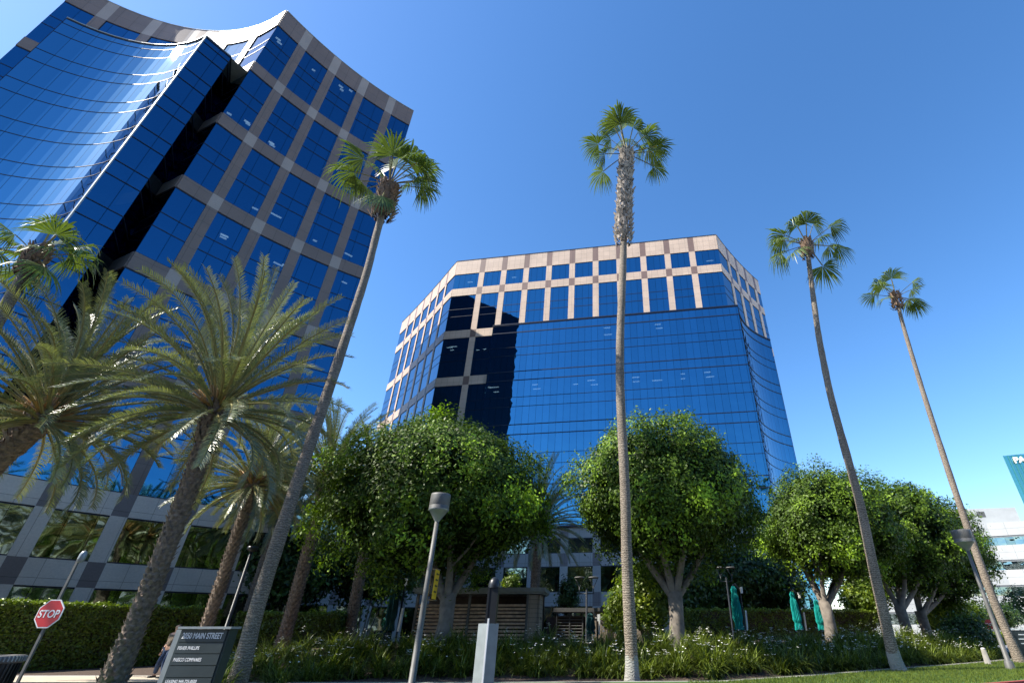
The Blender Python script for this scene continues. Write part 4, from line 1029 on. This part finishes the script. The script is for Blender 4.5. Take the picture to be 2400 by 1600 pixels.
def stop_sign():
    y = 14.5; c = P(118, 1437, y); x = c.x
    r = empty('stop_sign', (x, y, 0), 'red octagonal stop sign on a grey pole before the hedge at left', 'sign')
    H = P(188, 1296, y).z
    mb = MB(); mb.box((x, y+.04, H/2), (.06, .05, H)); mb.build('pole', M['metal_grey'], r)
    mb = MB(); mb.tube([(x, y+.0, H-.12), (x+.10, y-.03, H-.06)], .02, 6); mb.lathe((x+.14, y-.04, H-.22), [(0, -.02), (.07, 0), (.085, .08), (.08, .2), (.05, .27), (0, .29)], 14); mb.build('lamp_sensor', M['metal_light'], r)
    zc = c.z; rot = R(0); Rm = Matrix.Rotation(rot, 3, 'Z')
    def octo(rad, yo, th, mat, nm):
        m = MB(); ps = [Rm @ Vector((rad*math.cos(R(22.5+45*k)), yo, rad*math.sin(R(22.5+45*k)))) for k in range(8)]
        o_ = Vector((x, y, zc)); fr_ = [o_+p for p in ps]; bk_ = [o_+p+Rm @ Vector((0, th, 0)) for p in ps]
        m.face(fr_); m.face(bk_[::-1])
        for k in range(8): m.face([fr_[k], bk_[k], bk_[(k+1) % 8], fr_[(k+1) % 8]])
        return m.build(nm, mat, r)
    octo(.35, -.03, .02, M['white'], 'border'); fc_ = octo(.322, -.034, .003, M['stopred'], 'face')
    p = Vector((x, y, zc))+Rm @ Vector((0, -.038, -.086))
    text_obj('lettering', 'STOP', .243, M['white'], fc_, p, (math.pi/2, 0, rot), .002, 'CENTER', .92, .004)
stop_sign()

def directory_sign():
    y = 13.6
    pl, pr = P(432, 1475, y), P(548, 1475, y); x0 = P(418, 1480, y).x; x1 = P(545, 1480, y).x; zt = 1.58
    r = empty('directory_sign', (x0, y, 0), 'slate-grey street directory sign with white lettering beside the curved palm trunk', 'sign')
    W_ = x1-x0
    mb = MB(); mb.box((x0+.06, y, zt/2-.02), (.16, .10, zt)); mb.build('side_post', M['metal_light'], r)
    mb = MB(); mb.box(((x0+x1)/2+.06, y+.06, zt/2), (W_-.14, .30, zt-.03)); mb.build('cabinet', plain('dark_green_cabinet', (.012, .03, .028), .5), r)
    mb = MB(); mb.box(((x0+x1)/2+.08, y, zt+.02), (W_-.04, .40, .05)); mb.build('cap', M['metal_light'], r)
    pans = []; xa = x0+.16; xb = x1-.06; rows = [(zt-.02, zt-.27), (zt-.28, zt-.50), (zt-.51, zt-.73), (zt-.74, zt-.96), (zt-.97, zt-1.22), (zt-1.23, zt-1.5)]
    for a, b in rows:
        mb = MB(); mb.box(((xa+xb)/2, y-.103, (a+b)/2), (xb-xa, .02, a-b-.008)); pans.append(mb.build('name_panel', M['signboard'], r))
    yy = y-.116
    wl = xb-xa
    def T(s, z, size, frac):
        o = text_obj('lettering', s, size, M['white'], [p_ for p_, (a, b) in zip(pans, rows) if b < z < a][0], (xa+.05, yy, z), (math.pi/2, 0, 0), .002, 'LEFT', 1, .0015 if size < .1 else .003)
        wd = max(v.co.x for v in o.data.vertices); o.scale = (frac*wl/wd, 1, 1)
    T('2050 MAIN STREET', zt-.20, .168, .89)
    T('FISHER PHILLIPS', zt-.425, .098, .47); T('PASSCO COMPANIES', zt-.655, .098, .60)
    T('LEASING 949-725-8500', zt-1.07, .09, .66); T('DEAN CHANDLER / JOHN WEINER', zt-1.19, .09, .88)
directory_sign()

def angled_sign():
    y = 12.8; a = P(1117, 1460, y); b = P(1146, 1457, y); c = P(1166, 1460, y); zt = a.z
    r = empty('angled_panel_sign', (b.x, y, 0), 'pale grey folded metal panel with a bright centre edge, at the bottom middle', 'sign panel')
    mb = MB(); ax, bx, cx = a.x, b.x-.01, c.x; th = .03
    mb.face([(ax, y+.22, 0), (bx, y, 0), (bx, y, zt), (ax, y+.22, zt)]); mb.face([(ax, y+.25, 0), (ax, y+.25, zt), (bx, y+th, zt), (bx, y+th, 0)]); mb.face([(ax, y+.22, zt), (bx, y, zt), (bx, y+th, zt), (ax, y+.25, zt)]); mb.face([(ax, y+.25, 0), (ax, y+.22, 0), (ax, y+.22, zt), (ax, y+.25, zt)])
    mb.build('left_panel', M['metal_light'], r)
    mb = MB(); mb.face([(bx, y, 0), (cx, y+.16, 0), (cx, y+.16, zt), (bx, y, zt)]); mb.face([(bx, y+th, 0), (bx, y+th, zt), (cx, y+.19, zt), (cx, y+.19, 0)]); mb.face([(bx, y, zt), (cx, y+.16, zt), (cx, y+.19, zt), (bx, y+th, zt)]); mb.face([(cx, y+.16, 0), (cx, y+.19, 0), (cx, y+.19, zt), (cx, y+.16, zt)])
    mb.build('right_panel', M['metal_light'], r)
    mb = MB(); mb.box((bx, y-.03, zt/2+.05), (.035, .06, zt+.1)); mb.build('centre_edge', M['white'], r)
angled_sign()
def dark_post():
    y = 14.6; t = P(1160, 1352, y); x = t.x; H = t.z
    r = empty('dark_post', (x, y, 0), 'black square post with a domed top behind the pale folded panel', 'post')
    mb = MB(); mb.box((x, y, H*.5-.12), (.27, .24, H-.24)); mb.box((x-.10, y-.125, H*.5-.12), (.04, .02, H-.3)); mb.box((x+.14, y, .7), (.06, .2, 1.1)); mb.build('shaft', M['metal_dark'], r)
    mb = MB(); mb.lathe((x, y, H-.26), [(.16, 0), (.16, .08), (.13, .18), (.07, .25), (0, .27)], 16); mb.build('dome', M['metal_dark'], r)
dark_post()

def bin_():
    y = 13.6; x1 = P(46, 1536, y).x; x = x1-.36; H = P(20, 1534, y).z
    r = empty('litter_bin', (x, y, 0), 'dark ribbed litter bin at the bottom left corner', 'litter bin')
    mb = MB(); mb.lathe((x, y, 0), [(.24, 0), (.28, .1), (.34, H-.16), (.34, H-.15)], 20); mb.build('body', plain('brown_black_bin', (.035, .028, .022), .6), r)
    mb = MB()
    for k in range(30):
        an = k*2*math.pi/30; mb.box((x+.35*math.cos(an), y+.35*math.sin(an), H*.47), (.035, .02, H*.84), 0, an)
    mb.build('rib', M['metal_dark'], r)
    mb = MB(); mb.lathe((x, y, H), [(.36, -.16), (.39, -.13), (.39, -.03), (.36, 0), (.2, .0), (.18, -.05)], 24); l_ = mb.build('lid', M['metal_grey'], r)
    mb = MB()
    for k in range(36):
        an = k*2*math.pi/36; mb.box((x+.385*math.cos(an), y+.385*math.sin(an), H-.07), (.03, .025, .11), 0, an)
    mb.build('slot_rib', M['metal_light'], l_)
bin_()

def umbrella(u, vt, vb, y, label, mat, group='closed patio umbrellas', pole_du=None):
    t = P(u, vt, y); b = P(u+5, vb, y); x = t.x; z0 = ground_h(x, y)
    r = empty('patio_umbrella', (x, y, z0), label, 'umbrella', group)
    n = 18; prof = []; H = t.z-b.z
    for k in range(13):
        q = k/12; z = b.z+H*q; rad = (.30*(1-q)**.35*.62+.06) if q > .22 else .16+.10*abs(q-.2)*3
        if .80 < q < .87: rad *= .75
        prof.append((rad, z))
    mb = MB(); base = len(mb.v)
    rs = random.Random(int(u))
    for k, (rad, z) in enumerate(prof):
        for j in range(n*2):
            an = math.pi*j/n; rr = rad*(1+(.22 if j % 2 else -.15)+rs.uniform(-.06, .06)); mb.v.append((x+rr*math.cos(an)+.05*(1-k/12), y+rr*math.sin(an), z+(rs.uniform(-.05, .05) if k == 0 else 0)))
    m2 = n*2
    for k in range(12):
        for j in range(m2):
            a0 = k*m2+j; a1 = k*m2+(j+1) % m2; mb.f.append((a0, a1, a1+m2, a0+m2)); mb.m.append(0); mb.sm.append(False); mb.uv.append([(0, 0)]*4)
    mb.build('canopy', M[mat], r)
    mb = MB(); mb.tube([(x+.42, y+.15, z0), (x+.40, y+.15, t.z-.2), (x+.12, y+.02, t.z+.12)], [.05, .045, .035], 8); mb.tube([(x, y, b.z-.4), (x, y, t.z+.1)], .025, 8); mb.build('pole', M['metal_dark'], r)
    mb = MB(); mb.box((x+.47, y+.02, t.z-.22), (.13, .06, .34)); mb.box((x+.52, y+.02, b.z+.45), (.09, .08, 1.0), 0, 0, Matrix.Rotation(R(3), 3, 'Y')); mb.build('crank_sleeve', M['white'], r)
umbrella(1718, 1372, 1474, 32, 'closed teal patio umbrella standing alone left of the third ficus', 'teal')
umbrella(1855, 1385, 1474, 36, 'closed teal patio umbrella with pale sleeve, middle of the three teal ones', 'teal')
umbrella(1911, 1405, 1474, 38, 'closed teal patio umbrella just left of the third ficus trunk', 'teal')
umbrella(932, 1352, 1476, 27.5, 'closed teal umbrella with deep shade put into its colour, left of the timber shed', 'teal_shaded')
umbrella(1383, 1436, 1484, 31.5, 'closed dark teal umbrella beside the louvred gate', 'teal_shaded')

def twin_lamp(u, v, y, label, ua, ub):
    c = P(u, v, y); x = c.x; z0 = ground_h(x, y); H = c.z
    r = empty('courtyard_lamp', (x, y, z0), label, 'lamp post', 'slender courtyard lamps')
    mb = MB(); mb.tube([(x, y, z0), (x, y, H+.3)], .06, 8); mb.build('pole', M['metal_dark'], r)
    for uu in (ua, ub):
        xx = P(uu, v, y).x; mb = MB()
        mb.tube([(x, y, H), (xx, y, H), (xx, y, H+.35)], .035, 6)
        for sg in (-1, 1): mb.tube([(xx, y, H+.3), (xx+sg*.12, y, H+.55), (xx+sg*.26, y, H+.85)], .02, 6)
        mb.build('arm', M['metal_dark'], r)
        mb = MB(); mb.lathe((xx, y, H+.85), [(0, -.02), (.28, -.02), (.33, .02), (.28, .06), (0, .09)], 20); mb.build('disc', M['metal_grey'], r)
twin_lamp(1375, 1390, 33, 'twin-armed courtyard lamp with two flat discs left of the centre palm trunk', 1358, 1391)
twin_lamp(1703, 1362, 37, 'twin-armed courtyard lamp with flat discs behind the left teal umbrella', 1690, 1716)
def simple_post(u, v, y, lab):
    c = P(u, v, y); z0 = ground_h(c.x, y); r = empty('dark_lamp_pole', (c.x, y, z0), lab, 'pole')
    mb = MB(); mb.tube([(c.x, y, z0-.1), (c.x, y, c.z)], [.09, .06], 10); mb.build('shaft', M['metal_dark'], r)
    mb = MB(); mb.lathe((c.x, y, c.z), [(.06, -.05), (.22, .05), (.22, .18), (0, .2)], 14); mb.build('lamp_head', M['metal_dark'], r)
simple_post(590, 1290, 24, 'thin black lamp pole behind the directory sign, in front of the hedge end')
def bollard():
    c = P(2304, 1520, 27.2); r = empty('concrete_bollard', (c.x, 27.2, 0), 'pale round concrete bollard at the right end of the flower bed', 'bollard')
    mb = MB(); mb.tube([(c.x, 27.2, -.1), (c.x, 27.2, c.z)], [.15, .10], 16); mb.build('shaft', M['grey_conc'], r)
    mb = MB(); mb.lathe((c.x, 27.2, c.z), [(.10, -.02), (.11, .0), (.08, .05), (0, .07)], 16); mb.build('cap', M['concrete'], r)
bollard()
def far_signs():
    y = 44; c = P(2318, 1462, y); r = empty('small_stop_sign', (c.x, y, 0), 'small distant red stop sign behind the right-hand lamp post', 'sign')
    mb = MB(); mb.box((c.x, y+.03, c.z/2), (.07, .05, c.z)); mb.build('pole', M['metal_grey'], r)
    m = MB(); m.face([(c.x+.36*math.cos(R(22.5+45*k)), y-.02, c.z+.36*math.sin(R(22.5+45*k))) for k in range(8)]); m.face([(c.x+.36*math.cos(R(22.5+45*k)), y, c.z+.36*math.sin(R(22.5+45*k))) for k in range(7, -1, -1)]); m.build('face', M['stopred'], r)
    text_obj('lettering', 'STOP', .24, M['white'], r, (c.x, y-.025, c.z-.08), (math.pi/2, 0, 0), .002, 'CENTER', .92)
    y = 33; a = P(2352, 1472, y); b = P(2408, 1472, y); w_ = b.x-a.x; r = empty('dark_panel_sign', (a.x, y, 0), 'dark monument sign with a white frame beside the rightmost palm trunk', 'sign')
    mb = MB(); mb.box(((a.x+b.x)/2, y, a.z/2-.04), (w_, .2, a.z-.08)); mb.build('panel', M['signboard'], r)
    mb = MB(); mb.box(((a.x+b.x)/2, y-.01, a.z-.02), (w_+.1, .24, .06)); mb.box((b.x+.02, y-.01, a.z/2), (.08, .24, a.z)); mb.build('frame', M['white'], r)
    mb = MB()
    for k, ww in enumerate((.5, .7, .6)): mb.box((b.x-.55, y-.11, a.z-.3-.22*k), (ww*.8, .01, .05))
    mb.build('lettering', M['white'], r)
far_signs()

# ------------------------------------------------------------------ person walking behind the directory sign
def person():
    y = 21.6; foot = P(375, 1582, y); x0 = foot.x
    r = empty('person', (x0, y, 0), 'person in patterned shirt and blue jeans walking behind the directory sign with a rust-brown bag', 'person')
    def skin(name, verts, edges, radii, mat, sub=2):
        me = bpy.data.meshes.new(name); me.from_pydata([tuple(v) for v in verts], edges, []); me.materials.append(mat)
        o = bpy.data.objects.new(name, me); C.objects.link(o)
        sk = o.modifiers.new('skin', 'SKIN'); sk.use_smooth_shade = True
        for i, q in enumerate(radii): me.skin_vertices[0].data[i].radius = (q, q) if not hasattr(q, '__len__') else q
        me.skin_vertices[0].data[0].use_root = True
        ss = o.modifiers.new('sub', 'SUBSURF'); ss.levels = sub; ss.render_levels = sub
        o.parent = r; return o
    V = [(0, 0, .93), (0, 0, 1.12), (.02, 0, 1.35), (.03, 0, 1.44), (.04, -.01, 1.53), (.05, -.02, 1.62), (.05, -.02, 1.70),
         (-.10, 0, .88), (-.16, -.10, .50), (-.26, -.02, .10), (-.27, -.12, .05),
         (.10, 0, .88), (.16, -.16, .50), (.24, -.10, .10), (.26, -.21, .05),
         (-.19, 0, 1.38), (-.27, .04, 1.12), (-.22, -.08, .90), (-.21, -.12, .82),
         (.22, 0, 1.38), (.32, -.02, 1.13), (.34, -.10, .90), (.34, -.13, .82)]
    Ee = [(0, 1), (1, 2), (2, 3), (3, 4), (4, 5), (5, 6), (0, 7), (7, 8), (8, 9), (9, 10), (0, 11), (11, 12), (12, 13), (13, 14), (2, 15), (15, 16), (16, 17), (17, 18), (2, 19), (19, 20), (20, 21), (21, 22)]
    Rr = [.14, .14, .15, .06, .07, .10, .07, .09, .065, .045, .04, .09, .065, .045, .04, .055, .045, .032, .034, .055, .045, .032, .034]
    skin('body', V, Ee, Rr, M['skin'])
    skin('jeans', [(0, 0, .98), (-.10, 0, .88), (-.16, -.10, .50), (-.25, -.03, .13), (.10, 0, .88), (.16, -.16, .50), (.235, -.11, .13)], [(0, 1), (1, 2), (2, 3), (0, 4), (4, 5), (5, 6)], [.155, .115, .085, .075, .115, .085, .075], M['denim'])
    skin('shirt', [(0, 0, .95), (0, 0, 1.15), (.02, 0, 1.36), (-.19, 0, 1.38), (-.26, .03, 1.16), (.22, 0, 1.38), (.31, -.01, 1.17)], [(0, 1), (1, 2), (2, 3), (3, 4), (2, 5), (5, 6)], [.165, .165, .17, .075, .065, .075, .065], M['shirt'])
    skin('hair', [(.05, .02, 1.60), (.05, .01, 1.72)], [(0, 1)], [.09, .095], M['hair'])
    mb = MB(); rs = random.Random(2)
    for hx, hy in ((-.21, -.13), (.34, -.14)):
        for q in range(5): mb.tube([(hx+(q-2)*.016, hy, .80), (hx+(q-2)*.018, hy-.02, .75-.01*(2-abs(q-2))), (hx+(q-2)*.016, hy-.01, .71)], [.010, .009, .007], 6)
    mb.build('fingers', M['skin'], None).parent = r
    mb = MB(); mb.box((.36, -.05, .58), (.12, .34, .34)); mb.tube([(.36, .08, .72), (.35, -.02, .83), (.36, -.16, .72)], .012, 6); o = mb.build('bag', M['bag'], None); o.parent = r
    o.modifiers.new('bevel', 'BEVEL').width = .03
    mb = MB()
    for fx, fy in ((-.265, -.09), (.255, -.18)): mb.box((fx, fy, .04), (.09, .25, .08))
    o = mb.build('shoes', M['metal_dark'], None); o.parent = r; o.modifiers.new('bevel', 'BEVEL').width = .025
    r.rotation_euler = (0, 0, R(-15))
person()
